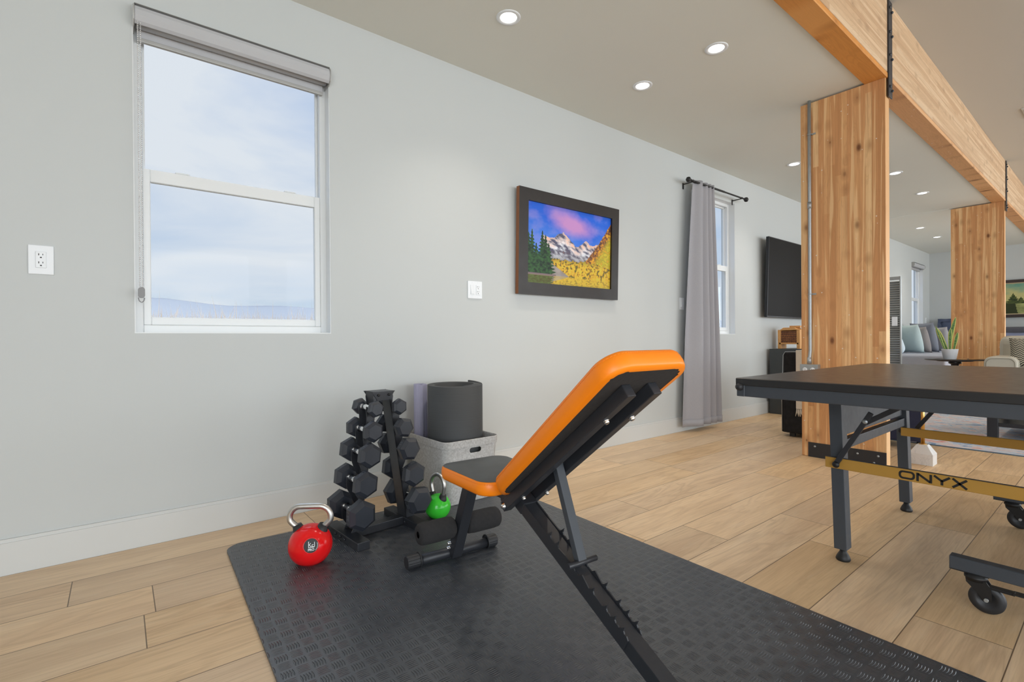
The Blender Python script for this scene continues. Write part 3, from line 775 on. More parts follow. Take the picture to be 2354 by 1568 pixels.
GX, GZ = 300, 192
vg = [[bm.verts.new((-HX+2*HX*i/GX, 0, -HZ+2*HZ*j/GZ)) for j in range(GZ+1)] for i in range(GX+1)]
for i in range(GX):
    for j in range(GZ):
        f = bm.faces.new((vg[i][j], vg[i+1][j], vg[i+1][j+1], vg[i][j+1]))
        c = art((i+.5)/GX, (j+.5)/GZ)
        for lp in f.loops: lp[lay] = (*c, 1)
me = bpy.data.meshes.new('print'); bm.to_mesh(me); bm.free(); me.materials.append(art_m)
o = bpy.data.objects.new('print', me); COL.objects.link(o); o.parent = pic; o.location = (0, .004, 0)

# ------------------------------------------------------------------ exercise mat
mt = tag(empty('exercise_mat', (1.08, 1.36, 0)), 'large black rubber floor mat with tread plate pattern under the gym gear', 'mat')
mt.rotation_euler = (0, 0, -.035)
m = MB(); pl = rrect(.755, 1.145, .07, 8)
m.prism(pl, 0.0005, .008); o = m.build('rubber_sheet', mat_m, mt)
MZ = .008

# ------------------------------------------------------------------ kettlebells
def kettlebell(name, loc, rz, R, body_m, label, wide, hz, badge):
    e = tag(empty(name, loc, rz), label, 'kettlebell', 'kettlebells on the mat')
    base = R*.52; zc0 = math.sqrt(R*R-base*base)*.97
    pf = [(0, 0), (base*.96, 0), (base, .002), (base*1.03, .006)]
    for k in range(1, 20):
        a = -math.acos(base/R)+(PI/2+math.acos(base/R))*k/20
        pf.append((R*math.cos(a), zc0+R*math.sin(a)*.98))
    pf.append((0, zc0+R*.98))
    m = MB(); m.lathe(pf, None, 48); m.build('ball', body_m, e)
    # handle in local xz plane
    zs = zc0+R*.74; hw0, hw = R*.56, wide
    pts = [(-hw0*.9, zs-.012), (-hw0, zs), (-hw*1.0, zs+(hz-zs)*.45)]
    def arc(cx, cz, r, a0, a1, n=7): return [(cx+r*math.cos(a0+(a1-a0)*k/n), cz+r*math.sin(a0+(a1-a0)*k/n)) for k in range(n+1)]
    rc = (hz-zs)*.42; th = .012 if R > .075 else .0105
    left = arc(-hw+rc, hz-th-rc, rc, PI*1.12, PI/2)
    pts = [(-hw0*.92, zs-.015), (-hw0*1.02, zs+.006)]+left+[(-x, z) for x, z in left[::-1]]+[(hw0*1.02, zs+.006), (hw0*.92, zs-.015)]
    # smooth by subdivision
    for _ in range(2):
        q = [pts[0]]
        for a, b in zip(pts, pts[1:]): q += [(a[0]*.75+b[0]*.25, a[1]*.75+b[1]*.25), (a[0]*.25+b[0]*.75, a[1]*.25+b[1]*.75)]
        pts = q+[pts[-1]]
    m = MB(); m.tube([(x, 0, z) for x, z in pts], th, 18); m.build('handle', brush_m, e)
    for s in (-1, 1):
        p0 = Vector((s*hw0*.84, 0, zs-.018)); p1 = Vector((s*hw0*1.12, 0, zs+.020))
        m = MB(); m.tube([p0, p0.lerp(p1, .4), p1], [th*2.45, th*2.0, th*1.45], 20); m.build('rubber_collar', rub_m, e)
    if badge:
        Mb = T(0, 0, zc0+.004) @ Rz(badge) @ Rx(PI/2-.26)
        m = MB(); m.lathe([(.030, R*.94), (.031, R*1.003), (.0275, R*1.01), (.0275, R*.99)], Mb, 40); m.build('badge_ring', body_m, e)
        m = MB(); m.lathe([(0, R*1.0), (.0275, R*1.0)], Mb, 40); b = m.build('badge', black_m, e)
        mesh_obj('lettering', text_mesh('PRO', .0125, .0003, .0003), print_m, b, Mb @ T(0, -.0155, R*1.001))
        m = MB()
        def strk(p, q, w): m.beam((p[0], p[1], R*1.002), (q[0], q[1], R*1.002), w, .0006)
        MbI = None
        strokes = [((-.010, .014), (-.007, .016)), ((-.009, .014), (-.009, -.006)), ((-.009, .002), (-.001, .010)), ((-.006, .003), (0, -.004)), ((-.010, -.0065), (.012, -.0065)), ((.013, .013), (.013, -.005)), ((.013, -.005), (.003, -.004)), ((.003, -.004), (.004, .003)), ((.004, .003), (.009, .003))]
        for p, q in strokes: strk(p, q, .0022)
        arcp = [(.0245*math.cos(a), .0245*math.sin(a)) for a in [(-50+i*9)*PI/180 for i in range(9)]]
        for p, q in zip(arcp, arcp[1:]): strk(p, q, .0012)
        m.build('emblem', print_m, b, M=Mb)
    return e
kettlebell('kettlebell', (.616, 2.125, MZ), -.62, .0865, red_m, 'red kettlebell with steel handle at the mat corner left of the dumbbell rack', .084, .243, .36)
kettlebell('kettlebell', (1.285, 2.24, MZ), -1.36, .0665, green_m, 'green kettlebell between the dumbbell rack and the grey felt bin', .050, .232, 0)

# ------------------------------------------------------------------ dumbbell rack
RC = Vector((.986, 2.275, MZ)); RA = math.radians(4.5)
rack = tag(empty('dumbbell_rack', RC, RA), 'black steel A-frame dumbbell rack standing on the mat by the wall', 'rack')
FH = .037
for s, fx_ in ((-1, -.170), (1, .140)):
    m = MB(); m.box(fx_-.029, fx_+.029, -.172, .17, 0, FH, bev=.003); f_ = m.build('foot', steel_m, rack)
    for y in (-.045, .0, .05):
        b = MB(); b.lathe([(0, 0), (.006, 0), (.006, .004), (.003, .007), (0, .007)], T(fx_-.029, y, .02) @ Ry(-PI/2), 8); b.build('bolt', steel_m, f_)
m = MB(); m.box(-.141, .111, -.028, .022, .003, FH+.004, bev=.003); m.build('crossbar', steel_m, rack)
TIER = [(.596, .062), (.495, .080), (.390, .102), (.264, .126), (.132, .150)]     # handle height, x offset
DL = [.20, .228, .252, .262, .282]; HF = [.068, .086, .100, .106, .121]; HLn = [.042, .053, .062, .065, .074]
xt, zt, xb, zb = .030, .655, .120, FH
def post_x(z): return xb+(xt-xb)*(z-zb)/(zt-zb)
for s in (-1, 1):
    m = MB()
    web = [(post_x(zb), zb), (post_x(zb)+.004, zb), (post_x(zt)+.004, zt), (post_x(zt), zt)]
    Pm = Matrix(((s, 0, 0, 0), (0, 0, -1, 0), (0, 1, 0, 0), (0, 0, 0, 1)))      # poly (x,z) extruded along -y
    m.prism([(x, z) for x, z in web], -.040, .040, Pm)
    # two flanges with upturned hooks under each handle
    out = []
    prof = [(post_x(zb), zb), (post_x(zb)+.045, zb)]
    for (hz, hx) in TIER[::-1]:
        r = .0175
        prof += [(post_x(hz-.075)+.036, hz-.075), (hx+r+.006, hz-.045), (hx+r+.009, hz-.006), (hx+r+.007, hz+.010), (hx+r+.001, hz+.008)]
        prof += [(hx+r*math.cos(a), hz+r*math.sin(a)) for a in (-.3, -.9, -1.57, -2.3)]
        prof += [(post_x(hz+.01)+.010, hz+.012)]
    prof += [(post_x(zt)+.022, zt-.01), (post_x(zt)+.02, zt), (post_x(zt), zt)]
    for y in (-.040, .036): m.prism(prof, -y-.004, -y, Pm)
    m.build('saddle_post', steel_m, rack)
m = MB(); m.box(-.052, .052, -.045, .045, .668, .672)
for s in (-1, 1):
    m.add([(s*.052, -.045, .672), (s*.052, .045, .672), (s*.046, .026, .625), (s*.046, -.026, .625), (s*.050, -.045, .672), (s*.050, .045, .672), (s*.044, .026, .625), (s*.044, -.026, .625)], [(0, 1, 2, 3), (4, 7, 6, 5), (0, 4, 5, 1), (2, 6, 7, 3), (1, 5, 6, 2), (3, 7, 4, 0)])
    m.add([(-.060, s*.045, .672), (.060, s*.045, .672), (.030, s*.042, .628), (-.030, s*.042, .628), (-.060, s*.043, .672), (.060, s*.043, .672), (.030, s*.040, .628), (-.030, s*.040, .628)], [(0, 1, 2, 3), (4, 7, 6, 5), (0, 4, 5, 1), (2, 6, 7, 3), (1, 5, 6, 2), (3, 7, 4, 0)])
tb = m.build('top_bracket', steel_m, rack)
for x in (-.027, .027):
    b = MB(); b.lathe([(0, 0), (.0065, 0), (.0065, .004), (.003, .007), (0, .007)], T(x, -.044, .655) @ Rx(PI/2), 8); b.build('bolt', black_m, tb)

# hex dumbbells: heads are children, chrome handle
def dumbbell_proto(i, txt):
    L, F, hl = DL[i], HF[i], HLn[i]
    e = empty('hex_dumbbell')
    Rr = F/math.sqrt(3)
    for s in (-1, 1):
        def hexr(k, y): return [(k*Rr*math.cos(PI/6+PI/3*j), y, k*Rr*math.sin(PI/6+PI/3*j)) for j in range(6)]
        y0_, y1_ = s*(L/2-hl), s*L/2; ch = hl*.27
        m = MB(); m.rings([hexr(.45, y0_), hexr(.66, y0_+s*.001), hexr(.985, y0_+s*ch), hexr(1.0, y0_+s*(ch+.002)), hexr(1.0, y1_-s*(ch*.9+.002)), hexr(.985, y1_-s*ch*.9), hexr(.72, y1_-s*.0015), hexr(.70, y1_)], cap0=True, cap1=True)
        h = m.build('head', hex_m, e)
        # raised label box with the weight, on one flat
        ang = PI/3*2 if i != 4 else PI
        Ml = Ry(-ang) @ T(F/2, (y0_+y1_)/2, 0) @ Ry(PI/2)
        # local: x -> -z... plate lies in y/z of the flat
        bw, bh = hl*.20, Rr*.36
        m = MB(); t_ = .0012
        for (a, b, c, d_) in ((-bh, bh, -bw, -bw+t_), (-bh, bh, bw-t_, bw), (-bh, -bh+t_, -bw, bw), (bh-t_, bh, -bw, bw)):
            m.box(a, b, c, d_, -.0002, .0008)
        mk_ = m.build('weight_marking', mark_m, h, M=Ml)
        if txt:
            mesh_obj('lettering', text_mesh(txt, F*.22, .0006, .0004), mark_m, mk_, T(0, 0, .0003))
    m = MB(); r = .0125; a = L/2-hl
    pts = [(0, -a-.004, 0), (0, -a, 0), (0, -a+.008, 0), (0, -a*.45, 0), (0, 0, 0), (0, a*.45, 0), (0, a-.008, 0), (0, a, 0), (0, a+.004, 0)]
    m.tube(pts, [r*1.15, r*1.15, r*1.0, r*1.15, r*1.25, r*1.15, r*1.0, r*1.15, r*1.15], 18)
    for q in (-1, 1):
        for dd in (.010, .016): m.tube([(0, q*(a-dd)-.0015, 0), (0, q*(a-dd)+.0015, 0)], r*1.22, 18)
    m.build('chrome_handle', chrome_m, e)
    return e
names = ['top', 'second', 'third', 'fourth', 'bottom']
rots = {('L', 0): .28, ('L', 1): .0, ('L', 2): .12, ('L', 3): .1, ('L', 4): 0, ('R', 0): .0, ('R', 1): -.35, ('R', 2): -.4, ('R', 3): .12, ('R', 4): -.38}
protos = {}
sz = ['smallest', 'small', 'medium', 'large', 'largest']
for i in range(5):
    for side in 'LR':
        if i not in protos: d_ = protos[i] = dumbbell_proto(i, ['5', '10', '15', '20', '25'][i])
        else: d_ = copy_tree(protos[i])
        hz, hx = TIER[i]; s = -1 if side == 'L' else 1
        p = RC+Rz(RA) @ Vector((s*hx, .0, hz))
        d_.rotation_mode = 'XYZ'
        d_.matrix_world = T(*p) @ Rz(RA) @ Ry(rots[(side, i)])
        tag(d_, '%s black hex dumbbell on the %s tier, %s side of the rack' % (sz[i], names[i], 'left' if side == 'L' else 'right'), 'dumbbell', 'hex dumbbells on the rack')

# ------------------------------------------------------------------ felt bin with rolled mats
BC = Vector((1.558, 2.535, MZ)); BY = 1.19
bn = tag(empty('felt_storage_bin', BC), 'square grey felt storage bin by the wall holding two rolled mats', 'storage bin')
H_ = .355
def brk(h, r, z, n=7): return [(x, y, z) for x, y in rrect(h, h*BY, r, n)]
m = MB()
m.rings([brk(.145, .04, .0), brk(.166, .045, .001), brk(.168, .045, .006), brk(.182, .045, H_-.045), brk(.184, .046, H_-.044), brk(.186, .046, H_), brk(.183, .042, H_+.001), brk(.181, .042, H_-.004), brk(.178, .042, H_-.06), brk(.164, .042, .008)], cap0=True, cap1=True)
bo = m.build('bin_body', felt_m, bn)
ct = MB(); ct.prism(rrect(.040, .0145, .0142, 6), -.5, .5, T(.018, 0, H_-.062) @ Rx(PI/2)); cto = ct.build('cut', felt_m)
cto.location = BC
bpy.context.view_layer.update()
boolean(bo, cto)
m = MB(); out_ = []
m.rings([brk(.1862, .047, H_-.040), brk(.1872, .047, H_-.036), brk(.188, .047, H_-.002), brk(.1865, .046, H_+.0015)]); m.build('rim_band', felt_m, bn)

def roll(name, loc, h, r_out, r_in, turns, th, mat, label, flap=0, M=None, a0_=-1.66):
    e = tag(empty(name, loc), label, 'rolled mat')
    m = MB(); n = int(turns*44); gap = (r_out-r_in)/turns
    vs, fs = [], []
    extra = 7 if flap else 0
    for k in range(n+1+extra):
        a = 2*PI*k/44+a0_; r = r_in+(r_out-r_in)*min(k, n)/n
        if k > n: r = r_out+flap*((k-n)/extra)**1.3
        zt_ = h+(.012*(k-n)/extra if k > n else .003*math.sin(k*.13))
        for rr_, z in ((r, 0), (r+th, 0), (r+th, zt_), (r, zt_)): vs.append((rr_*math.cos(a), rr_*math.sin(a), z))
    for k in range(n+extra):
        b = k*4
        for j in range(4): fs.append((b+j, b+(j+1) % 4, b+4+(j+1) % 4, b+4+j))
    fs += [(0, 1, 2, 3), (len(vs)-4, len(vs)-1, len(vs)-2, len(vs)-3)]
    m.add(vs, fs, M=M)
    o = m.build('rolled_sheet', mat, e)
    for f in o.data.polygons: f.use_smooth = abs(f.normal.z) < .5
    return e
roll('rolled_exercise_mat', (1.556, 2.505, MZ+.012), .64, .1530, .112, 3.2, .0122, roll_m, 'thick black foam exercise mat rolled up and standing in the felt bin', flap=.010)
# white label sheet inside the roll
e = tag(empty('paper_leaflet', (1.556, 2.505, MZ+.012)), 'pale folded paper tucked inside the black rolled mat', 'paper')
m = MB(); vs = []
for k in range(9):
    a = 1.0+k*.14
    vs += [(.103*math.cos(a), .103*math.sin(a), .46), (.103*math.cos(a), .103*math.sin(a), .615)]
m.add(vs, [(2*k, 2*k+2, 2*k+3, 2*k+1) for k in range(8)]); o = m.build('sheet', pale_m, e); md = o.modifiers.new('s', 'SOLIDIFY'); md.thickness = .002
roll('rolled_yoga_mat', (1.430, 2.688, MZ+.012), .635, .039, .012, 4.0, .005, purple_m, 'thin lavender ribbed yoga mat rolled up behind the black roll')

# ------------------------------------------------------------------ weight bench
BO = Vector((1.095, 1.79, MZ)); ph = .08
bench = tag(empty('weight_bench', BO, math.atan2(-math.cos(ph), -math.sin(ph))), 'adjustable weight bench with orange and black padding, backrest raised', 'bench')
def P3(s_, l_, z_): return Vector((s_, l_, z_-MZ))
def pad(name, hx, hy, r, Tk, M, wprof, rim, parent):
    """padded cushion: black face, orange side band wrapping under, board below"""
    def ring(ins, z): return [M @ Vector((x, y*wprof(x/hx), z)) for x, y in rrect(hx-ins, hy-ins, max(r-ins, .004), 10)]
    m = MB()
    m.rings([ring(.0035, Tk), ring(.02, Tk+.003), ring(.05, Tk+.006), ring(min(hx, hy)*.9, Tk+.008)], smooth=True, cap1=True)
    e = m.build(name, blackvinyl_m, parent)
    n = len(rrect(1, 1, .1, 10)); ph_ = [1+.10*math.sin(k*2.1)+.06*math.sin(k*3.7) for k in range(n)]
    rimr = [M @ Vector((x, y*wprof(x/hx), -.0025)) for (x, y) in [
        tuple((a*(1-t_)+b*t_) for a, b in zip(p, q)) for p, q, t_ in zip(rrect(hx, hy, r, 10), rrect(hx-rim, hy-rim, max(r-rim, .004), 10), [min(1.3, v) for v in ph_])]]
    m = MB(); m.rings([rimr, ring(.004, -.002), ring(.0, .004), ring(-.003, Tk*.35), ring(-.003, Tk*.65), ring(.0, Tk-.005), ring(.003, Tk-.0005)], smooth=True); m.build('orange_side_band', orange_m, e)
    m = MB(); m.rings([ring(.006, -.0016), ring(.0055, .002)], cap0=True, cap1=True); m.build('backing_board', fabric_blk_m, e)
    m = MB(); n_ = 0; rg = ring(-.0012, Tk-.008); N_ = len(rg)
    for k in range(N_):
        a, b = rg[k], rg[(k+1) % N_]; L = (b-a).length; q = max(1, int(L/.007))
        for j in range(q):
            p0 = a.lerp(b, (j+.15)/q); p1 = a.lerp(b, (j+.75)/q); m.tube([p0, p1], .0008, 5, caps=False)
    m.build('stitching', orange_m, e)
    return e
# seat
pad('seat_pad', .165, .145, .055, .045, Matrix.Translation(P3(.315, .008, .405)), lambda t: 1-.10*max(0, t), .018, bench)
# backrest
AB = math.radians(38.2)
ex = Vector((math.cos(AB), 0, math.sin(AB))); nz_ = Vector((-math.sin(AB), 0, math.cos(AB)))
Lb = .722
def bk(t, l, d_): return P3(.519, 0, .4155)+ex*t+Vector((0, l, 0))+nz_*d_
Mb_ = Matrix(((ex.x, 0, nz_.x, 0), (0, 1, 0, 0), (ex.z, 0, nz_.z, 0), (0, 0, 0, 1))); 
c_ = bk(Lb/2, .0, 0); Mb_.translation = c_
pad('backrest_pad', Lb/2, .142, .062, .046, Mb_, lambda t: .74+.26*min(1, max(0, (t+1)/.9))**.8, .02, bench)
def bolt(parent, p, axis, r=.008, h=.007, mat=chrome_m, name='bolt'):
    axis = Vector(axis).normalized(); q = Vector((0, 0, 1)).rotation_difference(axis).to_matrix().to_4x4()
    b = MB(); b.lathe([(0, 0), (r*1.25, 0), (r*1.25, .0015), (r, .002), (r, h), (r*.6, h*1.3), (0, h*1.3)], Matrix.Translation(p) @ q, 12); return b.build(name, mat, parent)
# two rails under the backrest
for l_, t1, t0 in ((-.047, .645, -.055), (.047, .645, -.025)):
    m = MB(); m.beam(bk(t0, l_, -.019), bk(t1, l_, -.019), .030, .034, up=nz_, bev=.0025); rl = m.build('back_rail', steel_m, bench)
    bolt(rl, bk(.53, l_-.0, -.0365), -nz_, .0075); bolt(rl, bk(.055, l_+.004, -.0365), -nz_, .006)
    if l_ < 0:
        bolt(rl, bk(-.040, l_-.016, -.022), (0, -1, 0), .009); 
m = MB(); m.prism([(.440, .372), (.468, .352), (.492, .360), (.505, .40), (.47, .425), (.44, .40)], .032, .037, Matrix(((1, 0, 0, 0), (0, 0, -1, 0), (0, 1, 0, -MZ), (0, 0, 0, 1)))); br = m.build('pivot_bracket', steel_m, bench)
bolt(br, P3(.468, -.037, .372), (0, -1, 0), .009); bolt(br, P3(.487, -.037, .366), (0, -1, 0), .007)
m = MB(); m.cyl(P3(.505, -.06, .402), P3(.505, .062, .402), .0095, 16); m.build('pivot_axle', steel_m, bench)
# seat frame, front post
m = MB(); m.beam(P3(.13, .0, .386), P3(.50, .0, .386), .045, .034, bev=.003); m.build('seat_frame', steel_m, bench)
m = MB(); m.beam(P3(.022, 0, .03), P3(.182, 0, .392), .045, .046, up=(1, 0, 0), bev=.003); fp = m.build('front_post', steel_m, bench)
for z in (.082, .060): bolt(fp, P3(.030 if z > .07 else .022, -.0225, z), (-.2, -1, 0), .007, .011)
m = MB(); m.cyl(P3(.0, -.185, .031), P3(.0, .195, .031), .0215, 22); ft = m.build('front_foot', steel_m, bench)
for l0, l1 in ((-.205, -.150), (.165, .212)):
    m = MB(); n = 40; rg = []
    for q in (l0, l0+.003, l1-.003, l1):
        rr_ = .0240 if q in (l0, l1) else .0262
        rg.append([P3(0+(rr_+(.0009 if k % 2 else 0))*math.cos(2*PI*k/n), q, .0345+(rr_+(.0009 if k % 2 else 0))*math.sin(2*PI*k/n)) for k in range(n)])
    m.rings(rg, cap0=True, cap1=True)
    m.tube([P3(.0285*math.cos(a), (l1 if l0 < 0 else l0), .0345+.0285*math.sin(a)) for a in [2*PI*k/24 for k in range(24)]], .003, 8, closed=True)
    m.build('end_cap', rub_m, ft)
# leg rollers on a rod
m = MB(); m.cyl(P3(.066, -.17, .163), P3(.066, .175, .163), .010, 16); m.build('roller_rod', steel_m, bench)
for l0, l1, tl in ((-.182, -.028, 1), (.028, .185, -1)):
    m = MB(); rg = []; n = 28
    ctr = P3(.066, 0, .163)
    for (q, r_) in ((0, .013), (0.0, .034), (.05, .041), (.2, .0435), (.8, .0435), (.95, .041), (1, .034), (1, .012)):
        rg.append([Vector((ctr.x+r_*math.cos(2*PI*k/n), l0+(l1-l0)*q, ctr.z+r_*math.sin(2*PI*k/n))) for k in range(n)])
    m.rings(rg, smooth=True); m.build('foam_roller', foam_m, bench)
# rear leg
LA, LBt = P3(.505, 0, .392), P3(1.235, 0, .0352)
dr = (LBt-LA).normalized(); upl = Vector((-dr.z, 0, dr.x)); upl = upl if upl.z > 0 else -upl
m = MB(); m.beam(LA, LBt, .044, .042, up=upl, bev=.0025); lg = m.build('rear_leg', steel_m, bench)
Llen = (LBt-LA).length
def lp(t, l, h): return LA+dr*t+Vector((0, l, 0))+upl*h
# notched adjustment plates (t from the pivot, height above the leg's top face)
tt = lambda s_: (s_-.505)/dr.x
prof = [(-.01, -.012), (-.005, .024), (.14, .0235)]
def hook(s_, hgt=.020): t = tt(s_); return [(t-.020, .0245), (t-.016, .028), (t-.012, .021+hgt*.6), (t-.006, .021+hgt*1.2), (t-.005, .021+hgt*.5), (t+.001, .026), (t+.008, .027)]
for s_ in (.69, .725): prof += hook(s_)
prof += [(tt(.755), .030), (tt(.79), .028), (tt(.800), .022)]
prof += [(tt(.815), .022), (tt(.825), .036)]
for s_ in (.875, .925, .955, .985): prof += hook(s_, .019)
prof += [(tt(1.0), .021), (tt(1.0), -.012)]
Ml_ = Matrix(((dr.x, 0, upl.x, LA.x), (0, 1, 0, 0), (dr.z, 0, upl.z, LA.z), (0, 0, 0, 1)))
Pq = Matrix(((1, 0, 0, 0), (0, 0, -1, 0), (0, 1, 0, 0), (0, 0, 0, 1)))
for l_ in (-.0265, .0225):
    m = MB(); m.prism(prof, -l_-.004, -l_, Ml_ @ Pq); m.build('notched_plate', steel_m, bench)
m = MB(); m.beam(lp(-.012, 0, .004), lp(.055, 0, .004), .056, .044, up=upl, bev=.003); m.build('hinge_sleeve', steel_m, bench)
m = MB(); m.cyl(P3(1.245, -.2, .0315), P3(1.245, .2, .0315), .022, 20); m.build('rear_foot', steel_m, bench)
# support strut
S0, S1 = P3(.692, .008, .545), P3(.808, .0, .286)
m = MB(); m.beam(S0, S1, .030, .022, up=(1, 0, .4), bev=.0025); stt = m.build('support_strut', steel2_m, bench)
m = MB(); m.cyl(P3(.692, -.03, .547), P3(.692, .058, .547), .009, 14); m.build('strut_axle', steel_m, bench)
m = MB(); m.cyl(P3(.812, -.052, .287), P3(.812, .054, .287), .0085, 14); m.build('strut_axle', steel_m, bench)

# ------------------------------------------------------------------ ping pong table
TZ = .76; TX0, TX1, TY1, TY0 = 1.985, 3.665, 1.018, -1.72
tt_ = tag(empty('ping_pong_table', ((TX0+TX1)/2, TY1-1.37, 0)), 'black ping pong table with gold side rail at right', 'table')
OT = T(-(TX0+TX1)/2, -(TY1-1.37), 0)
def tb_(name, boxes, mat, par=None, bev=.002):
    m = MB()
    for b in boxes: m.box(*b, M=OT, bev=bev, seg=1)
    return m.build(name, mat, par or tt_)
tb_('table_top', [(TX0, TX1, TY0, TY1, TZ-.022, TZ)], table_m)
edge_m = simple('black_edge_tape', lin(34, 35, 37), .4, 0, .05, 60)
tb_('edge_tape', [(TX0-.001, TX1+.001, TY0-.001, TY1+.001, TZ-.030, TZ-.0012)], edge_m)
tb_('apron', [(TX0+.006, TX0+.030, TY0+.01, TY1-.008, TZ-.075, TZ-.026), (TX1-.03, TX1-.006, TY0+.01, TY1-.008, TZ-.075, TZ-.026), (TX0+.006, TX1-.006, TY1-.03, TY1-.006, TZ-.075, TZ-.026)], steel2_m)
tb_('corner_end_cap', [(TX0+.002, TX0+.034, TY1-.034, TY1-.002, TZ-.075, TZ-.028)], steel2_m)
m = MB(); m.lathe([(0, .019), (.007, .018), (.013, .014), (.0155, .006), (.0155, 0)], OT @ T(TX0+.002, TY1-.016, TZ-.036) @ Ry(-PI/2), 18); m.build('corner_bumper', rub_m, tt_)
LX = [2.344, 3.262]
def tilt(z): return .750+.018*z/.6
for x in LX:
    m = MB(); m.beam(OT @ Vector((x, tilt(.05), .05)), OT @ Vector((x, tilt(.70), .70)), .046, .056, up=(1, 0, 0), bev=.002)
    lgm = m.build('leg', steel2_m, tt_)
    m = MB(); m.lathe([(.0, .0), (.024, 0), (.027, .006), (.024, .016), (.018, .028), (.013, .036), (.011, .05), (0, .05)], OT @ T(x, tilt(.0), 0), 22); m.build('levelling_foot', black_m, lgm)
# cross panel and bar between the leg pair
y_c = tilt(.6)
m = MB(); m.box(LX[0]+.03, LX[1]-.03, y_c-.008, y_c+.008, .51, .655, M=OT, bev=.002); m.build('cross_panel', steel2_m, tt_)
m = MB(); m.box(LX[0]+.03, LX[1]-.03, tilt(.46)-.015, tilt(.46)+.015, .455, .495, M=OT, bev=.002); m.build('cross_bar', steel2_m, tt_)
# gold rails
GY1 = .802
r1 = tb_('gold_rail', [(LX[0]-.040, LX[0]-.028, -.70, GY1, .384, .428)], gold_m)
tb_('rail_edge', [(LX[0]-.040, LX[0]-.028, -.70, GY1, .4281, .4290)], steel2_m, r1, bev=0)
r2 = tb_('gold_rail', [(LX[1]-.036, LX[1]-.027, -.70, .765, .402, .446)], gold_m)
# ONYX lettering, drawn with strokes on the rail
m = MB(); xf = LX[0]-.0404
def stroke(p, q, w=.0075):
    m.beam(OT @ Vector((xf, p[0], p[1])), OT @ Vector((xf, q[0], q[1])), w, .0008, up=(1, 0, 0))
ztop, zbot = .4215, .3905
def seglist(pts):
    for p, q in zip(pts, pts[1:]): stroke(p, q)
yl = lambda f: .553-f*.190            # text runs towards -Y
h2 = .0035
# O
def oring(inset):
    return [(y, z) for y, z in rrect(.0245-inset, (ztop-zbot)/2-inset, .0125-inset*.75, 8, .5285, (ztop+zbot)/2)]
oo_, oi_ = oring(0), oring(.0068)
m.rings([[OT @ Vector((xf-.0004, y, z)) for y, z in oo_], [OT @ Vector((xf-.0004, y, z)) for y, z in oi_], [OT @ Vector((xf+.0004, y, z)) for y, z in oi_], [OT @ Vector((xf+.0004, y, z)) for y, z in oo_], [OT @ Vector((xf-.0004, y, z)) for y, z in oo_]])
# N
stroke((.4965, zbot), (.4965, ztop)); stroke((.4955, ztop-.003), (.4605, zbot+.003)); stroke((.4585, zbot), (.4585, ztop))
# Y
stroke((.4495, ztop), (.4275, .405)); stroke((.4055, ztop), (.4275, .405)); stroke((.4275, .407), (.4275, zbot))
# X
stroke((.3985, ztop), (.3605, zbot)); stroke((.3605, ztop), (.3985, zbot))
m.build('lettering', ink_m, r1)
# folding braces
def flat(name, p, q, par=tt_, w=.019):
    m = MB(); m.beam(OT @ Vector(p), OT @ Vector(q), w, .009, up=(1, 0, 0), bev=.002); return m.build(name, steel_m, par)
flat('folding_brace', (LX[0]-.054, .760, .402), (LX[0]-.054, .636, .628))
flat('folding_brace', (LX[0]-.044, .668, .578), (LX[0]-.044, .50, .690))
m = MB(); m.lathe([(0, .008), (.010, .006), (.0135, 0)], OT @ T(LX[0]-.058, .757, .404) @ Ry(-PI/2), 20); m.build('brace_knob', black_m, tt_)
m = MB(); m.lathe([(0, .003), (.008, .002), (.009, 0)], OT @ T(LX[0]-.059, .655, .592) @ Ry(-PI/2), 20); m.build('rivet', galv_m, tt_)
flat('folding_brace', (LX[1]+.02, .71, .44), (LX[1]+.02, .55, .68))
m = MB(); m.lathe([(0, .005), (.009, .004), (.012, 0)], OT @ T(LX[1]-.025, .768, .425) @ Ry(-PI/2), 18); m.build('rivet', black_m, tt_)
# wheel bars with braked castors
def castor(x, y, par, dirr=1):
    m = MB(); m.lathe([(0, .122), (.026, .122), (.026, .117), (.030, .115), (.030, .108), (.026, .106), (.026, .100), (0, .1)], OT @ T(x, y, 0), 24); c = m.build('castor_swivel', black_m, par)
    wy = y-.028; R0 = .047
    for dx in (-.016, .013):
        m = MB(); m.prism([(y+.024, .106), (y-.028, .106), (y-.040, .086), (wy-.014, .046), (wy+.008, .040), (wy+.018, .060), (y+.022, .092)], x+dx, x+dx+.003, OT @ Matrix(((0, 0, 1, 0), (1, 0, 0, 0), (0, 1, 0, 0), (0, 0, 0, 1)))); m.build('castor_fork', black_m, par)
    m = MB(); m.lathe([(.0, -.004), (.008, -.005), (.010, -.008), (.021, -.007), (.024, -.010), (.030, -.0115), (R0-.002, -.010), (R0, -.006), (R0, .006), (R0-.002, .010), (.030, .0115), (.024, .010), (.021, .007), (.010, .008), (.008, .005), (0, .004)], OT @ T(x, wy, R0) @ Ry(PI/2), 36)
    w = m.build('castor_wheel', rub_m, par)
    m = MB(); m.cyl(OT @ Vector((x-.020, wy, R0)), OT @ Vector((x+.020, wy, R0)), .006, 12); m.build('castor_axle', galv_m, par)
    m = MB(); m.box(x-.012, x+.012, y-.095, y-.020, .084, .094, M=OT @ T(0, 0, 0), bev=.002); m.box(x-.016, x+.016, y-.118, y-.090, .088, .093, M=OT, bev=.001); m.build('brake_pedal', black_m, par)
for x, yy in ((2.263, .398), (3.376, .430)):
    bb = tb_('wheel_bar', [(x-.020, x+.020, -1.15, yy, .124, .168)], steel2_m)
    tb_('bar_plate', [(x-.018, x+.018, yy-.10, yy, .1215, .124)], black_m, bb, bev=0)
    castor(x, yy-.065, bb); castor(x, -1.05, bb)
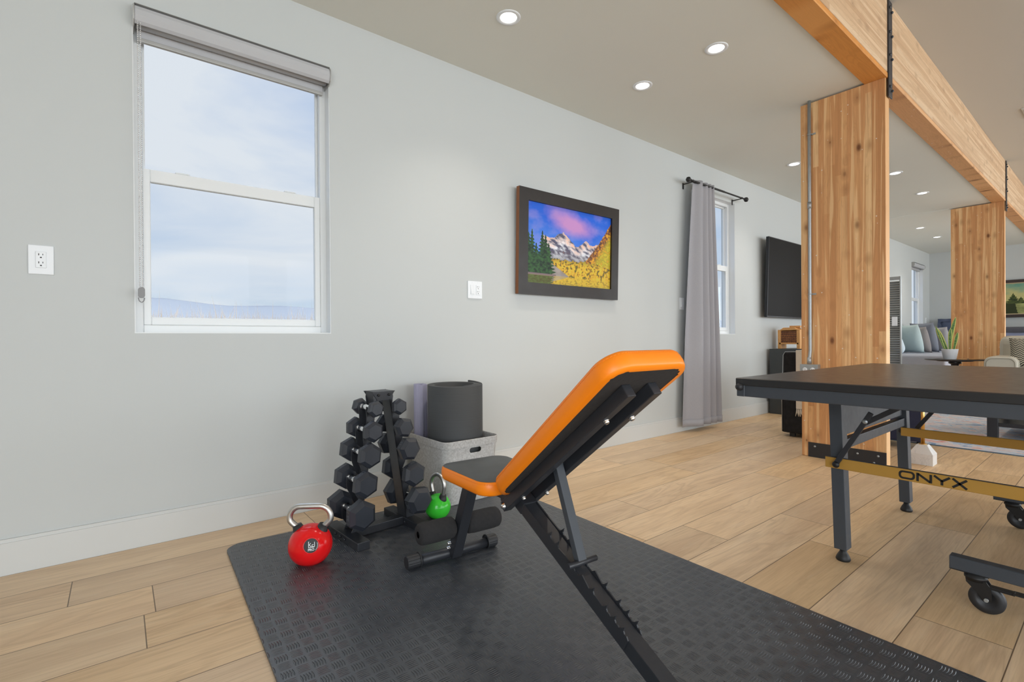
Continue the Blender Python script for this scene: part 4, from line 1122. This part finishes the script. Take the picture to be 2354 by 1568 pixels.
for x in (2.263, 3.376):
    tb_('wheel_upright', [(x-.02, x+.02, -.40, -.36, .168, TZ-.075)], steel2_m)
tb_('centre_beam', [(2.263, 3.376, -.40, -.36, .40, .44)], steel2_m)
for x in LX:
    m = MB(); m.beam(OT @ Vector((x, -2.44+.743*-1+1.0, .05)), OT @ Vector((x, -1.50, .70)), .05, .06, up=(1, 0, 0), bev=.002) if False else m.beam(OT @ Vector((x, -1.445, .0)), OT @ Vector((x, -1.505, .70)), .05, .06, up=(1, 0, 0), bev=.002); m.build('leg', steel2_m, tt_)

# ------------------------------------------------------------------ curtain on its rod
rod = tag(empty('curtain_rod', (4.92, 2.69, 2.465)), 'black curtain rod with ball finials above the middle window', 'curtain rod')
m = MB(); m.cyl((-.53, 0, 0), (.52, 0, 0), .0085, 14); m.cyl((-.53, 0, 0), (.1, 0, 0), .0105, 14); m.build('rod', black_m, rod)
for s, x in ((-1, -.575), (1, .575)):
    m = MB(); m.lathe([(0, -.027), (.017, -.021), (.026, 0), (.017, .021), (0, .027)], T(x, 0, 0), 20); m.cyl((x-s*.055, 0, 0), (x-s*.02, 0, 0), .008, 12); m.lathe([(.008, -.004), (.014, -.003), (.014, .003), (.008, .004)], T(x-s*.035, 0, 0) @ Ry(PI/2), 16); m.build('ball_finial', black_m, rod)
for x in (-.50, .47):
    m = MB(); m.box(x-.006, x+.006, .0, .108, -.012, -.004); m.box(x-.008, x+.008, .102, .109, -.055, .005); m.box(x-.007, x+.007, -.012, -.008, -.012, .006); m.build('rod_bracket', black_m, rod)
cu = tag(empty('curtain', (4.6, 2.69, .05)), 'light grey fabric curtain panel hanging at the middle window', 'curtain')
bm = bmesh.new(); NU, NV = 150, 30; gridv = []
for j in range(NV+1):
    f = j/NV; z = f*2.437+.005; fz = 1-f
    xL = 4.44-.17*fz**.8; xR = 4.80+.085*fz**1.1; row = []
    amp = .018+.030*min(1, fz*1.6)
    for i in range(NU+1):
        a = i/NU
        b_ = a**1.7
        ph_ = b_*2*PI*3.6+.4*math.sin(a*7+fz*.8)+.6
        y = amp*math.sin(ph_)*(.75+.25*math.sin(a*5+1))+.006*math.sin(ph_*2+1)*fz
        xo = .012*math.cos(ph_)*(.4+fz)
        row.append(bm.verts.new((xL+(xR-xL)*a+xo-4.6, y, z-.0)))
    gridv.append(row)
for j in range(NV):
    for i in range(NU):
        f = bm.faces.new((gridv[j][i], gridv[j][i+1], gridv[j+1][i+1], gridv[j+1][i])); f.smooth = True
me = bpy.data.meshes.new('fabric_panel'); bm.to_mesh(me); bm.free(); me.materials.append(curtain_m)
o = bpy.data.objects.new('fabric_panel', me); COL.objects.link(o); o.parent = cu; md = o.modifiers.new('s', 'SOLIDIFY'); md.thickness = .0025
bm = bmesh.new(); prev = None
for i in range(NU+1):
    a, b = gridv and (0, 0); 
    fz = 1.0; aa = i/NU; b_ = aa**1.7; ph_ = b_*2*PI*3.6+.4*math.sin(aa*7+.8)+.6
    y = .048*math.sin(ph_)*(.75+.25*math.sin(aa*5+1))+.006*math.sin(ph_*2+1); xo = .012*math.cos(ph_)*1.4
    v1 = bm.verts.new((4.27+(4.885-4.27)*aa+xo-4.6, y-.0016, .006)); v2 = bm.verts.new((4.27+(4.885-4.27)*aa+xo-4.6, y-.0016, .075))
    if prev: f = bm.faces.new((prev[0], v1, v2, prev[1])); f.smooth = True
    prev = (v1, v2)
me = bpy.data.meshes.new('hem'); bm.to_mesh(me); bm.free(); me.materials.append(curtain_m); o = bpy.data.objects.new('hem', me); COL.objects.link(o); o.parent = cu
md = o.modifiers.new('s', 'SOLIDIFY'); md.thickness = .003; md.offset = 0

# ------------------------------------------------------------------ far living area
tv = tag(empty('television', (6.86, 2.70, 1.645)), 'large black flat television mounted on the wall, partly behind the near column', 'television')
tv.rotation_euler = (math.radians(1.7), 0, 0)
m = MB(); m.box(-.83, .83, -.006, .03, -.478, .478, bev=.004); m.build('casing', bezel_m, tv)
m = MB(); m.box(-.818, .818, -.0075, -.006, -.462, .468); m.build('screen', screen_m, tv)
m = MB(); m.box(-.35, .35, .03, .085, -.2, .2); m.build('wall_mount', black_m, tv)
cb = tag(empty('media_cabinet', (7.1, 2.56, 0)), 'dark charcoal media cabinet under the television', 'cabinet')
m = MB(); m.box(-.9, .9, -.22, .20, 0, .765, bev=.003); m.build('cabinet_body', cabinet_m, cb)
m = MB(); m.box(-.9, .9, -.225, .20, .765, .785, bev=.002); m.build('cabinet_top', cabinet_m, cb)
for i in range(3):
    m = MB(); m.box(-.88+i*.59, -.88+i*.59+.575, -.236, -.2205, .06, .74, bev=.003); dd = m.build('door', cabinet_m, cb)
    m = MB(); m.box(-.88+i*.59+.53, -.88+i*.59+.54, -.25, -.236, .35, .47); m.build('handle', black_m, dd)
lt = tag(empty('wooden_lantern_box', (6.43, 2.60, .7855), 0), 'small pine wood box with woven bamboo front on the media cabinet', 'wooden box')
HW, HH = .108, .245
m = MB()
for s in (-1, 1): m.box(-.08, .08, s*HW-.018, s*HW+.018, 0, HH-.015, bev=.003)
m.box(-.08, .08, -HW, HW, .055, .072); m.prism([(-HW-.0, HH-.02), (HW, HH-.02), (.06, HH+.012), (-.06, HH+.012)], -.08, .08, Matrix(((0, 0, 1, 0), (1, 0, 0, 0), (0, 1, 0, 0), (0, 0, 0, 1)))); m.box(.06, .078, -HW, HW, .07, HH-.02)
m.build('pine_frame', pine_m, lt)
bam_m, nt = new_mat('woven_bamboo')
tc = nt.n('ShaderNodeTexCoord').outputs['Object']; _, wy_, wz_ = nt.xyz(tc)
ck = nt.n('ShaderNodeTexBrick', {'Vector': nt.comb(nt.m('MULTIPLY', wz_, 18), nt.m('MULTIPLY', wy_, 40), 0), 'Color1': (*lin(206, 134, 72), 1), 'Color2': (*lin(156, 92, 48), 1), 'Mortar': (*lin(60, 36, 24), 1), 'Scale': 1.0, 'Mortar Size': .06}).outputs[0]
finish(nt, ck, .6)
m = MB(); m.box(-.075, -.068, -HW+.018, HW-.018, .072, HH-.03); m.build('woven_panel', bam_m, lt)
m = MB(); [m.box(-.078, -.0755, -HW-.0+.004, HW-.004, z, z+.003) for z in (.09, .118, .146, .174, .2)]; m.build('wire_grid', black_m, lt)
m = MB(); m.box(-.03, .10, -.06-.05, .06-.05, HH+.012, HH+.034, bev=.002); m.build('lid_block', pine_m, lt)

ch = tag(empty('velvet_armchair', (5.22, 1.70, 0)), 'black velvet armchair with cream throw, half hidden behind the near column', 'armchair')
m = MB(); m.box(-.36, -.20, -.27, .345, .035, .79, bev=.03, seg=3); m.build('backrest', velvet_m, ch)
m = MB(); m.box(-.20, .14, -.24, .33, .12, .42, bev=.03, seg=3); m.build('seat', velvet_m, ch)
for s in (-1, 1):
    m = MB(); yy = .30 if s > 0 else -.22; m.box(-.345, .14, yy-.05, yy+.065 if s > 0 else yy+.06, .035, .585, bev=.02, seg=2); m.build('armrest', velvet_m, ch)
m = MB(); m.tube([(-.362, .350, .06), (-.364, .352, .575), (-.362, .342, .60), (-.362, .338, .76), (-.362, .32, .79), (-.362, .1, .795)], .003, 8); m.build('piping', galv_m, ch)
for x in (-.3, .1):
    for y in (-.22, .28): m = MB(); m.box(x-.02, x+.02, y-.02, y+.02, 0, .05); m.build('leg', black_m, ch)
th = tag(empty('throw_blanket', (4.86, 1.78, .0)), 'cream knitted throw with fringe draped over the black armchair', 'blanket')
m = MB(); m.box(-.012, .0, -.23, .145, .27, .80, bev=.004); m.box(-.012, .17, -.23, .145, .792, .806, bev=.004); m.build('woven_cloth', cream_m, th)
m = MB(); rr = random.Random(2)
for k in range(40):
    y = -.23+k*.0095; m.tube([(-.006, y, .275), (-.010, y+rr.uniform(-.006, .006), .235), (-.008, y+rr.uniform(-.01, .01), .20)], [.003, .005, .002], 5)
m.build('fringe', cream_m, th)

ot = tag(empty('navy_ottoman', (5.422, 1.278, 0), .2), 'navy velvet armchair seat seen low behind the ping pong table', 'ottoman')
m = MB(); m.box(-.36, -.03, -.155, .155, .06, .44, bev=.02, seg=3); m.build('upholstered_body', navy_m, ot)
for x in (-.31, -.08):
    for y in (-.12, .12): m = MB(); m.cyl((x, y, 0), (x, y, .065), .015, 10); m.build('leg', black_m, ot)
ml = tag(empty('marble_side_table', (4.575, .955, 0)), 'small side table with white marble base and brass post under the ping pong table view', 'side table')
m = MB(); m.rings([[(x, y, 0) for x, y in ((-.06, -.068), (.06, -.068), (.06, .068), (-.06, .068))], [(x, y, .078) for x, y in ((-.06, -.068), (.06, -.068), (.06, .068), (-.06, .068))], [(x, y, .140) for x, y in ((-.03, -.03), (.03, -.03), (.03, .03), (-.03, .03))]], cap0=True, cap1=True); m.build('marble_base', marble_m, ml)
m = MB(); m.cyl((0, .0, .14), (0, .0, .56), .012, 16); m.cyl((0, .0, .14), (0, .0, .145), .024, 20); m.build('brass_post', brass_m, ml)
m = MB(); m.lathe([(0, .56), (.16, .56), (.165, .568), (.16, .576), (0, .576)], T(0, .0, 0), 36); m.build('top', marble_m, ml)

rg = tag(empty('area_rug', (7.2, -.3, 0)), 'faded blue and pink patterned area rug in the living area', 'rug')
m = MB(); m.box(-1.80, 1.9, -1.8, 2.03, .0005, .009, bev=.002); m.build('pile', rug_m, rg)
m = MB(); m.box(-1.808, -1.80, -1.8, 2.03, .0005, .008); m.build('bound_edge', simple('blue_binding', lin(92, 116, 138), .9), rg)
ct_ = tag(empty('coffee_table', (6.55, .285, 0)), 'black coffee table on the rug, seen under the ping pong table', 'coffee table')
m = MB()
for x in (-.42, .42):
    for y in (-.5, .5): mm = MB(); mm.box(x-.035, x+.035, y-.035, y+.035, .009, .38, bev=.002); mm.build('leg', steel_m, ct_)
m.box(-.42, .42, -.5, .5, .115, .15); m.build('lower_shelf', steel_m, ct_)
m = MB(); m.box(-.48, .48, -.56, .56, .38, .42, bev=.004); m.build('top', steel_m, ct_)

# sectional day bed with cushions
bd_ = tag(empty('daybed', (11.65, 2.26, 0)), 'grey blue cotton covered daybed along the wall beyond the near column', 'daybed')
m = MB(); m.box(-1.98, 2.15, -.51, .52, .33, .625, bev=.035, seg=3); o = m.build('mattress', bed_m, bd_)
m = MB(); m.box(-1.95, 2.15, -.50, .52, .03, .33, bev=.01); m.build('base', bed_m, bd_)
def cushion(loc, rz, tilt_, w, h, t, mat, label, cat='cushion', grp=None, ruffle=0, name='cushion'):
    m = MB(); N_ = 14; rgA, rgB = [], []
    vs = []; fs = []
    for side in (1, -1):
        for i in range(N_+1):
            for j in range(N_+1):
                u_, v_ = i/N_*2-1, j/N_*2-1
                ed = (1-abs(u_)**3)*(1-abs(v_)**3)
                pin = 1-.05*(abs(u_*v_)**.5)*0
                x = u_*w/2*(1-.06*(1-abs(v_)**2)*(abs(u_)**2)); z = v_*h/2*(1-.06*(1-abs(u_)**2)*(abs(v_)**2))
                vs.append((x, side*t/2*ed**.55*(1+.06*math.sin(u_*5+v_*3)), z+h/2))
    q = (N_+1)**2
    for s in (0, 1):
        for i in range(N_):
            for j in range(N_):
                a = s*q+i*(N_+1)+j; f = (a, a+1, a+N_+2, a+N_+1); fs.append(f if s else f[::-1])
    m.add(vs, fs, smooth=True); bmesh.ops.remove_doubles(m.bm, verts=m.bm.verts, dist=.0005)
    if ruffle:
        K_ = 60; rr2 = []
        for k in range(K_):
            a = k/K_*4; sd = int(a); f_ = a-sd
            c4 = [(-1, -1), (1, -1), (1, 1), (-1, 1)]; p, q2 = c4[sd], c4[(sd+1) % 4]
            rr2.append((p[0]+(q2[0]-p[0])*f_, p[1]+(q2[1]-p[1])*f_))
        m.rings([[(a*w/2*.95, .006*math.sin(k*1.9), b*h/2*.95+h/2) for k, (a, b) in enumerate(rr2)], [(a*(w/2+ruffle), .02*math.sin(k*1.9), b*(h/2+ruffle)+h/2) for k, (a, b) in enumerate(rr2)]], smooth=True)
    o = m.build(name, mat)
    o.matrix_world = T(*loc) @ Rz(rz) @ Rx(tilt_)
    tag(o, label, cat, grp); return o
G = 'cushions on the daybed'
cushion((11.25, 2.47, .63), .9, -.22, .46, .52, .17, teal_m, 'pale teal cushion, front one on the daybed', grp=G)
cushion((10.72, 2.55, .63), .4, -.2, .42, .30, .16, pale_m, 'small pale white-blue cushion left of the teal one', grp=G)
cushion((11.54, 2.43, .63), .95, -.24, .46, .48, .17, taupe_m, 'taupe grey cushion right behind the teal one', grp=G)
cushion((11.92, 2.42, .63), .9, -.2, .54, .56, .18, slate_m, 'slate blue-grey cushion in the middle of the daybed', grp=G)
cushion((12.35, 2.33, .63), .95, -.22, .56, .48, .18, greyc_m, 'grey cushion behind the snake plant on the daybed', grp=G)
cushion((13.66, 2.16, .69), PI/2, .15, .80, .56, .18, navyc_m, 'large dark navy ruffled cushion in the room corner', grp=G, ruffle=.05)
cushion((13.3, 1.92, .63), PI/2-.3, .2, .42, .34, .14, pale_m, 'small white cushion behind the plant leaves', grp=G)

lv = tag(empty('louvered_panel', (6.0, 1.590, .0095)), 'tall silver louvered screen panel beside the near column', 'screen panel')
m = MB(); [m.box(-.02, .02, a, b, 0, 1.505) for a, b in ((-.175, -.166), (.166, .175))]; m.box(-.0195, .0195, -.166, .166, 1.475, 1.504); m.box(-.0195, .0195, -.166, .166, 0.0, .06); m.build('frame', louv_m, lv)
m = MB()
for k in range(62): m.box(-.012, .012, -.166, .166, -.0015, .0015, M=T(0, 0, .075+k*.0225) @ Ry(.9))
m.build('louvers', louv_m, lv)
m = MB(); m.box(-.024, -.020, -.150, -.105, 1.02, 1.11); m.build('paper_tag', white_m, lv)

rt = tag(empty('pedestal_table', (8.27, 1.404, .0095)), 'round dark wood pedestal table holding the snake plant', 'pedestal table')
TH = .673
m = MB(); m.lathe([(0, TH-.018), (.240, TH-.016), (.250, TH-.012), (.252, TH-.006), (.246, TH), (0, TH)], None, 56); m.build('table_top', dkwood_m, rt)
m = MB(); m.lathe([(.0, TH-.030), (.145, TH-.030), (.150, TH-.024), (.150, TH-.016), (0, TH-.016)], None, 40); m.build('under_rim', dkwood_m, rt)
m = MB(); m.lathe([(.05, TH-.03), (.055, TH-.05), (.052, TH-.06), (.034, TH-.072), (.032, TH-.09), (.048, TH-.105), (.044, TH-.12), (.03, TH-.16), (.035, .4), (.055, .3), (.06, .2), (.04, .12), (.06, .08), (.06, .05), (0, .05)], None, 32); m.build('turned_pedestal', dkwood_m, rt)
for k in range(4):
    a = PI/4+k*PI/2; m = MB(); m.tube([(.03*math.cos(a), .03*math.sin(a), .10), (.14*math.cos(a), .14*math.sin(a), .075), (.26*math.cos(a), .26*math.sin(a), .022)], [.026, .022, .018], 10); m.build('leg', dkwood_m, rt)
rt.scale = (1.19, 1.19, .626/.673)
pt = tag(empty('potted_snake_plant', (8.128, 1.428, .6357)), 'snake plant with yellow edged leaves in a white pot on the round table', 'plant')
m = MB(); m.lathe([(0, 0), (.048, 0), (.053, .005), (.069, .104), (.071, .107), (.068, .108), (.064, .098), (0, .098)], None, 40); m.build('pot', pot_m, pt)
m = MB(); m.lathe([(0, .106), (.04, .103), (.0645, .099)], None, 24); m.build('soil', soil_m, pt)
pt.scale = (1.19, 1.19, 1.19)
def leaf(x, y, hgt, w, lean, az, curve=0):
    bm = bmesh.new(); la = bm.loops.layers.uv.new('a'); nn = 14; rows = []
    for j in range(nn+1):
        f = j/nn; ww = w*(.55+.9*f-.2*f*f)*(1-f**5)**.8 if f < 1 else .001
        z = .098+hgt*f; off_ = lean*f+curve*f*f
        cx, cy = x+off_*math.cos(az), y+off_*math.sin(az)
        row = []
        for i, q in enumerate((-1, -.7, 0, .7, 1)):
            row.append((bm.verts.new((cx+.012*abs(q)*math.cos(az)*.5, cy+q*ww/2, z+.0)), (q*.5+.5, f)))
        rows.append(row)
    for A, B in zip(rows, rows[1:]):
        for i in range(4):
            fc = bm.faces.new((A[i][0], A[i+1][0], B[i+1][0], B[i][0])); fc.smooth = True
            for lp_, src in zip(fc.loops, (A[i], A[i+1], B[i+1], B[i])): lp_[la].uv = src[1]
    me = bpy.data.meshes.new('leaf'); bm.to_mesh(me); bm.free(); me.materials.append(leaf_m)
    o = bpy.data.objects.new('leaf', me); COL.objects.link(o); o.parent = pt; md = o.modifiers.new('s', 'SOLIDIFY'); md.thickness = .003
for a in ((.0, .022, .235, .046, .085, 1.7), (-.02, .036, .25, .024, .075, 1.5), (-.02, -.004, .225, .036, .005, -1.6), (.01, -.03, .185, .032, .03, -1.5), (.02, .0, .345, .036, -.0, -1.5, .045), (.0, .034, .16, .020, .045, 1.5)):
    leaf(*a)
cs = tag(empty('wooden_coasters', (8.20, 1.27, .6357)), 'thin wooden coaster lying on the round table beside the pot', 'coaster')
m = MB(); m.lathe([(0, 0), (.05, 0), (.05, .009), (0, .009)], T(.02, -.055, 0), 24); m.lathe([(0, 0), (.055, 0), (.055, .007), (0, .007)], T(-.02, .06, 0), 24); m.build('coaster', pine_m, cs)

so = tag(empty('leather_sofa', (8.25, .40, 0)), 'beige leather sofa with rounded arm at the right edge', 'sofa')
m = MB(); m.box(-.42, .42, -.95, .40, .06, .42, bev=.04, seg=3); m.build('seat_base', leather_m, so)
arm = MB(); pf = [(x, z) for x, z in rrect(.14, .325, .075, 8, .54, .365)]
Pa = Matrix(((0, 0, 1, 0), (1, 0, 0, 0), (0, 1, 0, 0), (0, 0, 0, 1)))
arm.prism(pf, -.42, .42, Pa); ao = arm.build('arm', leather_m, so); md = ao.modifiers.new('b', 'BEVEL'); md.width = .02; md.segments = 3; md.limit_method = 'ANGLE'
m = MB(); m.tube([(-.423, x, z) for x, z in rrect(.118, .30, .058, 8, .54, .365)], .0022, 6, closed=True); m.build('arm_piping', simple('leather_seam', lin(140, 134, 118), .5), ao)
m = MB(); m.box(.12, .46, -.95, .62, .40, .925, bev=.10, seg=5); m.build('back_cushion', leather_m, so)
m = MB(); m.box(-.40, .2, -.95, .39, .42, .56, bev=.05, seg=4); m.build('seat_cushion', leather_m, so)
c = cushion((8.10, .62, .565), PI/2+.25, -.3, .46, .34, .15, herr_m, 'black and cream herringbone cushion on the beige leather sofa', name='herringbone_cushion')
c.matrix_world = T(8.02, .66, .57) @ Rz(.12) @ Ry(.28) @ Rz(PI/2)
# cushion pattern is mapped in its own axes: x across
darksofa_m = simple('dark_sofa_fabric', lin(84, 84, 92), .9, 0, .1, 20)
ds = tag(empty('dark_sofa', (12.9, .9, 0)), 'dark grey sofa against the far wall under the lake painting', 'sofa')
m = MB(); m.box(.1, .45, -1.2, .78, .1, 1.09, bev=.06, seg=4); m.build('backrest', darksofa_m, ds)
m = MB(); m.box(-.6, .1, -1.2, .78, .08, .46, bev=.05, seg=3); m.build('seat', darksofa_m, ds)
cushion((12.82, 1.30, .62-.15), PI/2, .15, .60, .53, .16, simple('periwinkle_cotton', lin(122, 130, 158), .9), 'periwinkle blue cushion on the dark sofa', name='cushion')

# lake painting on the far wall
lp_e = tag(empty('framed_lake_painting', (FX-.004, 1.10, 1.665), -PI/2), 'ornate dark framed painting of a forest lake on the far wall', 'painting')
m = MB(); ring_frame(m, .62, .375, .035, -.045, 0); ring_frame(m, .59, .345, .03, -.055, -.02); m.build('outer_frame', simple('ornate_dark_frame', lin(62, 50, 48), .4, 0, .3, 30), lp_e)
m = MB(); ring_frame(m, .565, .32, .022, -.040, -.01); m.build('inner_liner', simple('cream_liner', lin(196, 176, 138), .5), lp_e)
bm = bmesh.new(); lay = bm.loops.layers.float_color.new('ink')
def lake(u, v):
    n = fbm(u*5, v*5, 1.5)
    c = mixc(lin(196, 190, 130), lin(110, 158, 140), (v-.62)*2.6+n*.4)
    for (cx, top, w) in ((.14, .68, .09), (.24, .55, .07), (.33, .5, .06), (.42, .52, .05), (.9, .8, .1), (.8, .6, .07), (.62, .5, .05), (.55, .47, .06)):
        if .33 < v < top and abs(u-cx) < w*1.2*(top-v)/(top-.3)*(1+.22*math.sin(v*95)): c = mixc(lin(34, 52, 34), lin(90, 100, 50), .5+fbm(u*20, v*20))
    if v < .42 and fbm(u*8, v*8) > -.2 and v > .33: c = mixc(c, lin(70, 84, 46), .7)
    if v < .33:
        c = mixc(lin(180, 184, 120), lin(96, 104, 60), abs(u-.42)*2.4+n*.6)
        if u < .2-.1*v: c = lin(52, 60, 34)
    return c
GX, GZ = 110, 60
vg = [[bm.verts.new((-.545+1.09*i/GX, -.02, -.30+.6*j/GZ)) for j in range(GZ+1)] for i in range(GX+1)]
for i in range(GX):
    for j in range(GZ):
        f = bm.faces.new((vg[i][j], vg[i+1][j], vg[i+1][j+1], vg[i][j+1])); c = lake((i+.5)/GX, (j+.5)/GZ)
        for lp2 in f.loops: lp2[lay] = (*c, 1)
me = bpy.data.meshes.new('painted_canvas'); bm.to_mesh(me); bm.free(); me.materials.append(art_m)
o = bpy.data.objects.new('painted_canvas', me); COL.objects.link(o); o.parent = lp_e
